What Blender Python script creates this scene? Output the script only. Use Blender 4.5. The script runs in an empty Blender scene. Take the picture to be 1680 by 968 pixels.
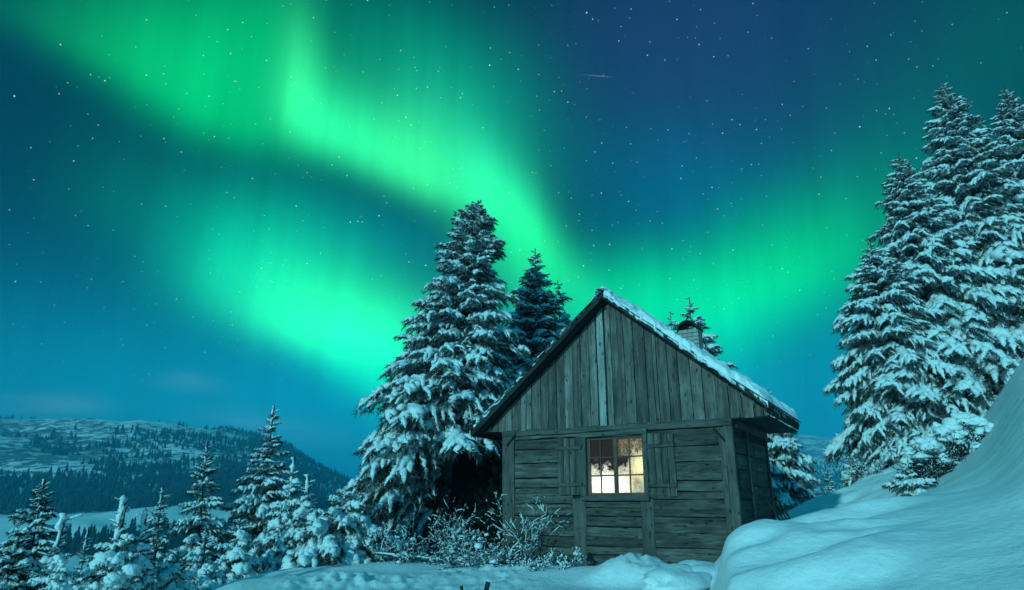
import bpy, math, random
import numpy as np
from mathutils import Vector, Matrix

R = math.radians
rng = np.random.default_rng(7)
random.seed(7)
scene = bpy.context.scene
col = scene.collection

# ------------------------------------------------------------------ camera
EYE = 1.25                       # metres above the snow in front of the hut
PITCH = R(17.55)
FPX = 1050 / 1680                # focal length over picture width
cam = bpy.data.objects.new('camera', bpy.data.cameras.new('camera'))
col.objects.link(cam)
cam.data.sensor_width = 36
cam.data.lens = 36 * FPX
cam.data.clip_start = 0.05
cam.data.clip_end = 20000
cam.location = (0, 0, EYE)
cam.rotation_euler = (R(90) + PITCH, 0, 0)
scene.camera = cam

# ------------------------------------------------------------------ exposure and sampling
scene.view_settings.view_transform = 'Standard'
scene.view_settings.look = 'None'
scene.view_settings.exposure = 0.22
scene.view_settings.gamma = 1
scene.view_settings.use_curve_mapping = False
scene.render.engine = 'CYCLES'
scene.cycles.use_denoising = True
scene.cycles.max_bounces = 5
scene.cycles.diffuse_bounces = 3
scene.cycles.glossy_bounces = 2
scene.cycles.transmission_bounces = 2
scene.cycles.volume_bounces = 1
scene.cycles.sample_clamp_indirect = 4

# ------------------------------------------------------------------ moon
MOON_AZ, MOON_EL = R(212), R(14)          # azimuth clockwise from +Y: behind the camera, to the left
md = Vector((math.sin(MOON_AZ) * math.cos(MOON_EL), math.cos(MOON_AZ) * math.cos(MOON_EL), math.sin(MOON_EL)))
moon = bpy.data.objects.new('moon', bpy.data.lights.new('moon', 'SUN'))
col.objects.link(moon)
moon.data.energy = 2.9
moon.data.color = (0.32, 0.93, 0.97)
moon.data.angle = R(1.5)
moon.rotation_euler = (-md).to_track_quat('-Z', 'Y').to_euler()

# ------------------------------------------------------------------ night sky: air glow, aurora curtains, stars
#   every curtain: azimuth, elevation, tilt (degrees), reach along +/-, reach across +/- (degrees), colour of its light
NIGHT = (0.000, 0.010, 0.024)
AURORA = [
    (-38.2, 32.5, -3.1, 8, 6.15, 5.17, 1.81, (0.001, 0.15, 0.02)),
    (-21.8, 34.0, 95, 4.6, 3.2, 1.3, 1.8, (0.012, 0.16, 0.055)),
    (-29.0, 31.1, -7.32, 9.4, 8.2, 6.14, 2.6, (0.000, 0.45, 0.10)),
    (-25.3, 37.6, 12.9, 4.99, 8.31, 5.31, 4.86, (0.000, 0.234, 0.048)),
    (-21.7, 33.2, 93.9, 4.78, 2.96, 2.1, 2.5, (0.020, 0.32, 0.10)),
    (-18.1, 30.6, -15.7, 8.59, 4.12, 3.59, 2.05, (0.022, 0.772, 0.257)),
    (-8.49, 28.5, -21.6, 8.56, 6.38, 5.11, 2.37, (0.034, 0.600, 0.129)),
    (-2.41, 26.9, -52, 5.99, 5.53, 3.47, 3.47, (0.004, 0.327, 0.170)),
    (2.35, 22.1, -53.7, 6.8, 6.13, 2.17, 5.13, (0.015, 0.797, 0.191)),
    (-4.39, 33.1, -21.6, 8.84, 12, 6.33, 5.8, (0.000, 0.217, 0.128)),
    (-12.7, 37, -0.748, 11.8, 8.61, 5.75, 4.79, (0.000, 0.090, 0.029)),
    (-15.4, 14, -7.93, 11.5, 7.9, 4.6, 2.3, (0.025, 0.95, 0.24)),
    (-20.1, 14.9, -20.3, 8.4, 6.6, 6.2, 2.29, (0.004, 0.26, 0.09)),
    (-24.8, 18.7, 97.7, 5.5, 4, 4.36, 11.6, (0.000, 0.377, 0.164)),
    (-27.8, 21.3, 4.95, 10.9, 6.11, 5.85, 4.63, (0.000, 0.122, 0.081)),
    (-12.3, 10.3, -31, 5.8, 5.86, 3.3, 2.0, (0.000, 0.62, 0.17)),
    (-34.4, 22.8, 4.92, 5.95, 4.63, 5.04, 3.67, (0.000, 0.050, 0.011)),
    (12.3, 16.3, -3.38, 9.25, 7.62, 4.01, 5.87, (0.000, 0.60, 0.12)),
    (24.5, 17.8, 16, 8.4, 6.34, 5.47, 3.73, (0.000, 0.47, 0.07)),
    (20.5, 14.6, 6, 7.5, 7.5, 3.6, 3.2, (0.000, 0.20, 0.07)),
    (34, 22.9, 8.73, 7.23, 6.34, 7.85, 5.08, (0.000, 0.085, 0.045)),
    (43.2, 31, 1.17, 3.88, 7.21, 6.13, 5.31, (0.000, 0.038, 0.000)),
    (17.7, 37.3, -10.2, 18, 15.6, 9.28, 8.82, (0.008, 0.014, 0.078)),
    (16.9, 24.9, -6.63, 11.1, 11.1, 6.71, 6.71, (0.000, 0.075, 0.135)),
    (-11.6, 22.2, -9.12, 6.98, 8.46, 3.74, 3.21, (0.000, 0.045, 0.085)),
    (0, 7.0, 0, 50, 50, 8.4, 9, (0.000, 0.32, 0.47)),
    # added glow in the unseen sky behind the camera, fills in ambient light
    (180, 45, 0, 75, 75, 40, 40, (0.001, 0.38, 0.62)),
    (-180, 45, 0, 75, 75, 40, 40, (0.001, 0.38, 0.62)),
]
CLOUDS = [(-35.5, 6.3, 0, 3.2, 3.2, .8, .8, (.045, .045, .05)), (-26, 8.6, 0, 2.4, 2.4, .7, .7, (.03, .03, .04)),
          (-21, 5.7, -3, 6, 4, 1.0, 1.0, (.035, .035, .04))]
METEOR = (9.0, 36.1, -8, 1.15, 1.15, .035, .035, (.10, .13, .14))

world = bpy.data.worlds.new('World')
scene.world = world
world.use_nodes = True
wt = world.node_tree
wt.nodes.clear()


def wn(kind, **kw):
    n = wt.nodes.new(kind)
    for k, v in kw.items():
        setattr(n, k, v)
    return n


def wmath(op, a, b=None, c=None):
    n = wn('ShaderNodeMath', operation=op)
    for i, v in enumerate((a, b, c)):
        if v is None:
            continue
        if isinstance(v, (int, float)):
            n.inputs[i].default_value = v
        else:
            wt.links.new(v, n.inputs[i])
    return n.outputs[0]


def wvec(op, *a):
    n = wn('ShaderNodeVectorMath', operation=op)
    for i, v in enumerate(a):
        if isinstance(v, (tuple, list)):
            n.inputs[i].default_value = v
        else:
            wt.links.new(v, n.inputs[i])
    return n.outputs['Value' if op in ('DOT_PRODUCT', 'LENGTH') else 'Vector']


tc = wn('ShaderNodeTexCoord')
dirv = wvec('NORMALIZE', tc.outputs['Generated'])
sx = wn('ShaderNodeSeparateXYZ')
wt.links.new(dirv, sx.inputs[0])
az = wmath('MULTIPLY', wmath('ARCTAN2', sx.outputs[0], sx.outputs[1]), 57.29578)
el = wmath('MULTIPLY', wmath('ARCSINE', sx.outputs[2]), 57.29578)
cx = wn('ShaderNodeCombineXYZ')
wt.links.new(az, cx.inputs[0])
wt.links.new(el, cx.inputs[1])
# slow wavering of the curtains, so that their edges are not ruled lines
wob = wn('ShaderNodeTexNoise')
wob.inputs['Scale'].default_value = 3.0
wob.inputs['Detail'].default_value = 1.5
wt.links.new(dirv, wob.inputs['Vector'])
wobv = wvec('MULTIPLY', wvec('SUBTRACT', wob.outputs['Color'], (.5, .5, .5)), (3.0, 3.0, 0))
azel = wvec('ADD', cx.outputs[0], wobv)


def glow(b, coord):
    mp = wn('ShaderNodeMapping', vector_type='TEXTURE')
    wt.links.new(coord, mp.inputs['Vector'])
    mp.inputs['Location'].default_value = (b[0], b[1], 0)
    mp.inputs['Rotation'].default_value = (0, 0, R(b[2]))
    p = wvec('MULTIPLY', mp.outputs[0], (1 / b[3], 1 / b[5], 0))
    m = wvec('MULTIPLY', mp.outputs[0], (-1 / b[4], -1 / b[6], 0))
    w = wvec('MAXIMUM', p, m)
    return wmath('EXPONENT', wmath('MULTIPLY', wvec('DOT_PRODUCT', w, w), -1))


def addlight(acc, fac, colr):
    n = wn('ShaderNodeVectorMath', operation='MULTIPLY_ADD')
    n.inputs[0].default_value = colr
    wt.links.new(fac, n.inputs[1])
    if isinstance(acc, tuple):
        n.inputs[2].default_value = acc
    else:
        wt.links.new(acc, n.inputs[2])
    return n.outputs[0]


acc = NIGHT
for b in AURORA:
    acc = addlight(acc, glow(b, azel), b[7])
# faint upright rays in the glow
ray = wn('ShaderNodeTexNoise')
rm = wvec('MULTIPLY', azel, (.42, .03, 0))
wt.links.new(rm, ray.inputs['Vector'])
ray.inputs['Scale'].default_value = 1.0
ray.inputs['Detail'].default_value = 3
rayf = wmath('MULTIPLY_ADD', ray.outputs['Fac'], .42, .79)
acc = wvec('MULTIPLY', acc, rayf)
# thin clouds
cn = wn('ShaderNodeTexNoise')
wt.links.new(wvec('MULTIPLY', cx.outputs[0], (.12, .7, 0)), cn.inputs['Vector'])
cn.inputs['Scale'].default_value = 1.6
cn.inputs['Detail'].default_value = 4
for b in CLOUDS:
    acc = addlight(acc, wmath('MULTIPLY', glow(b, azel), wmath('MULTIPLY_ADD', cn.outputs['Fac'], 2.0, -.2)), b[7])
acc = addlight(acc, glow(METEOR, cx.outputs[0]), METEOR[7])


def stars(acc, scale, radius, gain, power, off):
    v = wn('ShaderNodeTexVoronoi', feature='F1')
    v.inputs['Scale'].default_value = scale
    v.inputs['Randomness'].default_value = 1
    # a slight drift of every star during the exposure, down to the right
    wt.links.new(wvec('ADD', wvec('MULTIPLY', dirv, (1, 1, 1)), (off, off * .7, off * .3)), v.inputs['Vector'])
    d = wmath('DIVIDE', v.outputs['Distance'], radius * scale)
    core = wmath('MAXIMUM', wmath('SUBTRACT', 1, d), 0)
    core = wmath('POWER', core, 1.2)
    sc = wn('ShaderNodeSeparateColor')
    wt.links.new(v.outputs['Color'], sc.inputs[0])
    br = wmath('MULTIPLY', wmath('POWER', sc.outputs[0], power), gain)
    fade = wmath('MINIMUM', wmath('MAXIMUM', wmath('MULTIPLY_ADD', el, .06, -.35), 0), 1)
    f = wmath('MULTIPLY', wmath('MULTIPLY', core, br), fade)
    tint = wn('ShaderNodeMix', data_type='RGBA')
    tint.inputs['A'].default_value = (.55, .95, 1.0, 1)
    tint.inputs['B'].default_value = (1.0, .85, .75, 1)
    wt.links.new(wmath('POWER', sc.outputs[1], 3), tint.inputs['Factor'])
    n = wn('ShaderNodeVectorMath', operation='MULTIPLY_ADD')
    wt.links.new(tint.outputs['Result'], n.inputs[0])
    wt.links.new(f, n.inputs[1])
    wt.links.new(acc, n.inputs[2])
    return n.outputs[0]


acc = stars(acc, 95, .00110, 1.4, 1.5, 0.0)
acc = stars(acc, 48, .0012, 2.5, 1.9, 3.3)
acc = stars(acc, 22, .0014, 3.8, 1.8, 5.1)
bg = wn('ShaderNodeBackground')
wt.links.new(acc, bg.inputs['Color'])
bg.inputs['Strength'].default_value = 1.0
# a trace of ordinary moonlit air on top of the glow
sky = wn('ShaderNodeTexSky', sky_type='NISHITA')
sky.sun_disc = False
sky.sun_elevation = MOON_EL
sky.sun_rotation = MOON_AZ
bg2 = wn('ShaderNodeBackground')
wt.links.new(sky.outputs[0], bg2.inputs['Color'])
bg2.inputs['Strength'].default_value = 0.0004
adds = wn('ShaderNodeAddShader')
wt.links.new(bg.outputs[0], adds.inputs[0])
wt.links.new(bg2.outputs[0], adds.inputs[1])
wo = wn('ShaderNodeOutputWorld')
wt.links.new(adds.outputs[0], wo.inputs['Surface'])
world.cycles.sampling_method = 'MANUAL'
world.cycles.sample_map_resolution = 512


# ------------------------------------------------------------------ helpers
def ray_dir(px, py):
    """Direction of a point of the 1680 x 968 photograph, used to survey distances."""
    x = (px - 840) / 1050
    u = -(py - 484) / 1050
    return np.array([x, math.cos(PITCH) - u * math.sin(PITCH), math.sin(PITCH) + u * math.cos(PITCH)])


def at(px, py, Y):
    r = ray_dir(px, py)
    return r * (Y / r[1]) + np.array([0, 0, EYE])


def tag(o, label=None, cat=None, group=None, kind=None):
    if label: o['label'] = label
    if cat: o['category'] = cat
    if group: o['group'] = group
    if kind: o['kind'] = kind
    return o


def empty(name, loc=(0, 0, 0), rz=0):
    o = bpy.data.objects.new(name, None)
    o.empty_display_size = .2
    o.location = loc
    o.rotation_euler = (0, 0, rz)
    col.objects.link(o)
    return o


def copy_tree(o, parent=None):
    c = o.copy()
    col.objects.link(c)
    c.parent = parent
    for ch in o.children:
        copy_tree(ch, c)
    return c


class MB:
    """Collects vertices and faces, then links them as ONE mesh object."""

    def __init__(self):
        self.v, self.q, self.t, self.g = [], [], [], []
        self.n = 0

    def add(self, v, quads=None, tris=None, grain=None):
        v = np.asarray(v, float).reshape(-1, 3)
        if quads is not None and len(quads):
            self.q.append(np.asarray(quads, int).reshape(-1, 4) + self.n)
        if tris is not None and len(tris):
            self.t.append(np.asarray(tris, int).reshape(-1, 3) + self.n)
        self.v.append(v)
        self.g.append(v if grain is None else np.asarray(grain, float))
        self.n += len(v)
        return self

    def build(self, name, m, parent=None, smooth=False, grain=False, loc=None):
        V = np.concatenate(self.v) if self.v else np.zeros((0, 3))
        Q = np.concatenate(self.q) if self.q else np.zeros((0, 4), int)
        T = np.concatenate(self.t) if self.t else np.zeros((0, 3), int)
        me = bpy.data.meshes.new(name)
        me.vertices.add(len(V))
        me.vertices.foreach_set('co', V.astype(np.float32).ravel())
        nl = len(Q) * 4 + len(T) * 3
        me.loops.add(nl)
        me.loops.foreach_set('vertex_index', np.concatenate([Q.ravel(), T.ravel()]).astype(np.int32))
        me.polygons.add(len(Q) + len(T))
        ls = np.concatenate([np.arange(len(Q)) * 4, len(Q) * 4 + np.arange(len(T)) * 3]).astype(np.int32)
        me.polygons.foreach_set('loop_start', ls)
        me.polygons.foreach_set('use_smooth', np.full(len(Q) + len(T), smooth))
        me.update(calc_edges=True)
        me.validate()
        if grain:
            a = me.attributes.new('grain', 'FLOAT_VECTOR', 'POINT')
            a.data.foreach_set('vector', np.concatenate(self.g).astype(np.float32).ravel())
        me.materials.append(m)
        o = bpy.data.objects.new(name, me)
        col.objects.link(o)
        o.parent = parent
        if loc is not None:
            o.location = loc
        return o


# --- lattice noise, vectorised
_H = rng.random(65536)


def _h(ix, iy, iz):
    k = (ix * 374761393 + iy * 668265263 + iz * 1274126177) & 0x7fffffff
    k = ((k ^ (k >> 13)) * 1103515245) & 0x7fffffff
    return _H[(k ^ (k >> 16)) & 65535]


def vnoise(x, y, z=0.0):
    x, y, z = np.broadcast_arrays(np.asarray(x, float), np.asarray(y, float), np.asarray(z, float))
    ix, iy, iz = np.floor(x).astype(np.int64), np.floor(y).astype(np.int64), np.floor(z).astype(np.int64)
    fx, fy, fz = x - ix, y - iy, z - iz
    fx, fy, fz = (k * k * k * (k * (k * 6 - 15) + 10) for k in (fx, fy, fz))
    r = 0
    for a in (0, 1):
        for b in (0, 1):
            for c in (0, 1):
                w = (fx if a else 1 - fx) * (fy if b else 1 - fy) * (fz if c else 1 - fz)
                r = r + w * _h(ix + a, iy + b, iz + c)
    return r * 2 - 1


def fbm(x, y, z=0.0, o=4, g=.5):
    r, a = 0, 1.0
    for i in range(o):
        r = r + a * vnoise(x * 2 ** i + 17.3 * i, y * 2 ** i - 9.1 * i, np.asarray(z) * 2 ** i + 5.7 * i)
        a *= g
    return r


# ------------------------------------------------------------------ materials
def mat(name):
    m = bpy.data.materials.new(name)
    m.use_nodes = True
    t = m.node_tree
    b = t.nodes['Principled BSDF']
    return m, t, b


def nd(t, kind, ins=None, **kw):
    n = t.nodes.new(kind)
    for k, v in kw.items():
        setattr(n, k, v)
    for k, v in (ins or {}).items():
        s = n.inputs[k]
        if hasattr(v, 'is_linked') or isinstance(v, bpy.types.NodeSocket):
            t.links.new(v, s)
        else:
            s.default_value = v
    return n


def ramp(t, fac, stops):
    n = t.nodes.new('ShaderNodeValToRGB')
    e = n.color_ramp.elements
    while len(e) < len(stops):
        e.new(.5)
    for k, (p, c) in zip(e, stops):
        k.position = p
        k.color = (*c, 1) if len(c) == 3 else c
    t.links.new(fac, n.inputs[0])
    return n.outputs[0]


def snow_material(name, scale, strength):
    m, t, b = mat(name)
    geo = nd(t, 'ShaderNodeNewGeometry')
    n1 = nd(t, 'ShaderNodeTexNoise', {'Vector': geo.outputs['Position'], 'Scale': scale, 'Detail': 5.0, 'Roughness': .62})
    n2 = nd(t, 'ShaderNodeTexNoise', {'Vector': geo.outputs['Position'], 'Scale': scale * 7, 'Detail': 3.0})
    mx = nd(t, 'ShaderNodeMath', {0: n2.outputs[0], 1: .35, 2: n1.outputs[0]}, operation='MULTIPLY_ADD')
    bp = nd(t, 'ShaderNodeBump', {'Height': mx.outputs[0], 'Strength': strength, 'Distance': .04})
    t.links.new(bp.outputs[0], b.inputs['Normal'])
    c = ramp(t, n1.outputs[0], [(.3, (.74, .79, .82)), (.7, (.83, .86, .88))])
    t.links.new(c, b.inputs['Base Color'])
    b.inputs['Roughness'].default_value = .62
    b.inputs['Specular IOR Level'].default_value = .3
    return m


M_SNOW = snow_material('fresh_snow', 14, .5)
M_TREE_SNOW = snow_material('branch_snow', 9, .9)


def terrain_material():
    m, t, b = mat('snow_field')
    geo = nd(t, 'ShaderNodeNewGeometry')
    P = geo.outputs['Position']
    n1 = nd(t, 'ShaderNodeTexNoise', {'Vector': P, 'Scale': 9.0, 'Detail': 6.0, 'Roughness': .6})
    n2 = nd(t, 'ShaderNodeTexNoise', {'Vector': P, 'Scale': 70.0, 'Detail': 3.0})
    mx = nd(t, 'ShaderNodeMath', {0: n2.outputs[0], 1: .25, 2: n1.outputs[0]}, operation='MULTIPLY_ADD')
    bp = nd(t, 'ShaderNodeBump', {'Height': mx.outputs[0], 'Strength': .5, 'Distance': .04})
    t.links.new(bp.outputs[0], b.inputs['Normal'])
    snow = ramp(t, n1.outputs[0], [(.3, (.76, .80, .83)), (.7, (.83, .86, .88))])
    # low scrub and bare rock showing through on the far hillsides only
    ln = nd(t, 'ShaderNodeVectorMath', {0: P}, operation='LENGTH')
    far = nd(t, 'ShaderNodeMapRange', {'Value': ln.outputs['Value'], 'From Min': 220.0, 'From Max': 420.0})
    s1 = nd(t, 'ShaderNodeTexNoise', {'Vector': P, 'Scale': .085, 'Detail': 6.0, 'Roughness': .72})
    s2 = nd(t, 'ShaderNodeTexNoise', {'Vector': P, 'Scale': .006, 'Detail': 3.0})
    sm = nd(t, 'ShaderNodeMath', {0: s2.outputs[0], 1: .8, 2: s1.outputs[0]}, operation='MULTIPLY_ADD')
    patch = ramp(t, sm.outputs[0], [(.87, (0, 0, 0)), (.95, (1, 1, 1))])
    sz = nd(t, 'ShaderNodeSeparateXYZ', {0: P})
    up = nd(t, 'ShaderNodeMapRange', {'Value': sz.outputs[2], 'From Min': -6.0, 'From Max': 14.0})
    f = nd(t, 'ShaderNodeMath', {0: far.outputs[0], 1: patch}, operation='MULTIPLY')
    f = nd(t, 'ShaderNodeMath', {0: f.outputs[0], 1: up.outputs[0]}, operation='MULTIPLY')
    mix = nd(t, 'ShaderNodeMix', {'Factor': f.outputs[0], 'A': snow, 'B': (.09, .10, .09, 1)}, data_type='RGBA')
    t.links.new(mix.outputs['Result'], b.inputs['Base Color'])
    b.inputs['Roughness'].default_value = .6
    b.inputs['Specular IOR Level'].default_value = .3
    return m


M_GROUND = terrain_material()


def wood_material(name, dark, mid, light, tint_var=.6):
    m, t, b = mat(name)
    at_ = nd(t, 'ShaderNodeAttribute', attribute_name='grain')
    sp = nd(t, 'ShaderNodeSeparateXYZ', {0: at_.outputs['Vector']})
    rnd = nd(t, 'ShaderNodeTexWhiteNoise', {'W': sp.outputs[2]}, noise_dimensions='1D')
    off = nd(t, 'ShaderNodeMath', {0: sp.outputs[2], 1: 7.31}, operation='MULTIPLY')
    def coord(sa, sc):
        a = nd(t, 'ShaderNodeMath', {0: sp.outputs[0], 1: sa}, operation='MULTIPLY')
        c = nd(t, 'ShaderNodeMath', {0: sp.outputs[1], 1: sc}, operation='MULTIPLY')
        return nd(t, 'ShaderNodeCombineXYZ', {0: a.outputs[0], 1: c.outputs[0], 2: off.outputs[0]}).outputs[0]
    g1 = nd(t, 'ShaderNodeTexNoise', {'Vector': coord(1.1, 15), 'Scale': 1.0, 'Detail': 5.0, 'Roughness': .65, 'Distortion': .6})
    g2 = nd(t, 'ShaderNodeTexNoise', {'Vector': coord(1.1, 3.0), 'Scale': 1.6, 'Detail': 4.0, 'Roughness': .6})
    g3 = nd(t, 'ShaderNodeTexNoise', {'Vector': coord(5, 70), 'Scale': 1.0, 'Detail': 3.0})
    kn = nd(t, 'ShaderNodeTexVoronoi', {'Vector': coord(4.2, 8.0), 'Scale': 1.0}, feature='F1')
    knot = ramp(t, kn.outputs['Distance'], [(.05, (0, 0, 0)), (.20, (1, 1, 1))])
    crack = ramp(t, g3.outputs[0], [(.28, (0, 0, 0)), (.38, (1, 1, 1))])
    s = nd(t, 'ShaderNodeMath', {0: g1.outputs[0], 1: .55}, operation='MULTIPLY')
    s = nd(t, 'ShaderNodeMath', {0: g2.outputs[0], 1: .45, 2: s.outputs[0]}, operation='MULTIPLY_ADD')
    base = ramp(t, s.outputs[0], [(.32, dark), (.50, mid), (.68, light)])
    v = nd(t, 'ShaderNodeMath', {0: rnd.outputs['Value'], 1: tint_var, 2: 1 - tint_var * .55}, operation='MULTIPLY_ADD')
    k1 = nd(t, 'ShaderNodeMath', {0: knot, 1: .85, 2: .15}, operation='MULTIPLY_ADD')
    k2 = nd(t, 'ShaderNodeMath', {0: crack, 1: .55, 2: .45}, operation='MULTIPLY_ADD')
    k = nd(t, 'ShaderNodeMath', {0: k1.outputs[0], 1: k2.outputs[0]}, operation='MULTIPLY')
    k = nd(t, 'ShaderNodeMath', {0: k.outputs[0], 1: v.outputs[0]}, operation='MULTIPLY')
    cm = nd(t, 'ShaderNodeVectorMath', {0: base, 1: k.outputs[0]}, operation='MULTIPLY')
    t.links.new(cm.outputs[0], b.inputs['Base Color'])
    h = nd(t, 'ShaderNodeMath', {0: crack, 1: .8, 2: g1.outputs[0]}, operation='MULTIPLY_ADD')
    bp = nd(t, 'ShaderNodeBump', {'Height': h.outputs[0], 'Strength': 1.0, 'Distance': .015})
    t.links.new(bp.outputs[0], b.inputs['Normal'])
    b.inputs['Roughness'].default_value = .82
    b.inputs['Specular IOR Level'].default_value = .25
    return m


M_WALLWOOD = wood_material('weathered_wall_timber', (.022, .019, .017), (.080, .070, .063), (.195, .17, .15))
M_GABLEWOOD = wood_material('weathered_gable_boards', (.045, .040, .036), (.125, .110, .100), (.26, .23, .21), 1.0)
M_POSTWOOD = wood_material('weathered_posts', (.042, .038, .035), (.092, .082, .075), (.155, .138, .125), .3)
M_PALEWOOD = wood_material('pale_peeled_wood', (.10, .10, .095), (.26, .26, .25), (.42, .42, .40), .1)
M_DARKWOOD = wood_material('dark_wood', (.008, .008, .008), (.022, .022, .021), (.05, .05, .047), .4)
M_SASHWOOD = wood_material('window_sash_wood', (.05, .024, .018), (.13, .065, .05), (.22, .13, .10), .3)


def plain(name, colr, rough=.8, var=.4, scale=6.0, metal=0, bump=.3):
    m, t, b = mat(name)
    tcn = nd(t, 'ShaderNodeTexCoord')
    n = nd(t, 'ShaderNodeTexNoise', {'Vector': tcn.outputs['Object'], 'Scale': scale, 'Detail': 5.0, 'Roughness': .65})
    lo = tuple(c * (1 - var) for c in colr)
    hi = tuple(min(1, c * (1 + var)) for c in colr)
    t.links.new(ramp(t, n.outputs[0], [(.3, lo), (.7, hi)]), b.inputs['Base Color'])
    bp = nd(t, 'ShaderNodeBump', {'Height': n.outputs[0], 'Strength': bump, 'Distance': .02})
    t.links.new(bp.outputs[0], b.inputs['Normal'])
    b.inputs['Roughness'].default_value = rough
    b.inputs['Metallic'].default_value = metal
    return m


M_BARK = plain('spruce_bark', (.06, .052, .045), .9, .5, 9, 0, .8)
M_TWIG = plain('bare_twigs', (.05, .04, .035), .9, .4, 12)
M_RUST = plain('rusty_iron', (.010, .008, .007), .8, .5, 14)
M_SHEET = plain('old_roof_sheet', (.055, .057, .056), .7, .5, 3)
M_BRICK = plain('pale_brick', (.30, .29, .27), .85, .35, 11)
M_MORTAR = plain('mortar', (.10, .10, .095), .9, .3, 11)


def needle_material(name, green, frost, amount):
    m, t, b = mat(name)
    geo = nd(t, 'ShaderNodeNewGeometry')
    n = nd(t, 'ShaderNodeTexNoise', {'Vector': geo.outputs['Position'], 'Scale': 3.2, 'Detail': 6.0, 'Roughness': .7})
    f = ramp(t, n.outputs[0], [(.62 - amount, (0, 0, 0)), (.78 - amount * .5, (1, 1, 1))])
    mx = nd(t, 'ShaderNodeMix', {'Factor': f, 'A': (*green, 1), 'B': (*frost, 1)}, data_type='RGBA')
    t.links.new(mx.outputs['Result'], b.inputs['Base Color'])
    b.inputs['Roughness'].default_value = .75
    b.inputs['Specular IOR Level'].default_value = .2
    return m


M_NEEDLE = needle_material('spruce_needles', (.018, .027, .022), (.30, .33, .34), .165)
M_NEEDLE_DARK = needle_material('dark_spruce_needles', (.010, .016, .013), (.09, .10, .10), .02)  # darker, hardly frosted; puts the shade of the hollow into the colour too
M_FARTREE = needle_material('far_conifers', (.012, .02, .018), (.05, .06, .06), .02)


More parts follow.
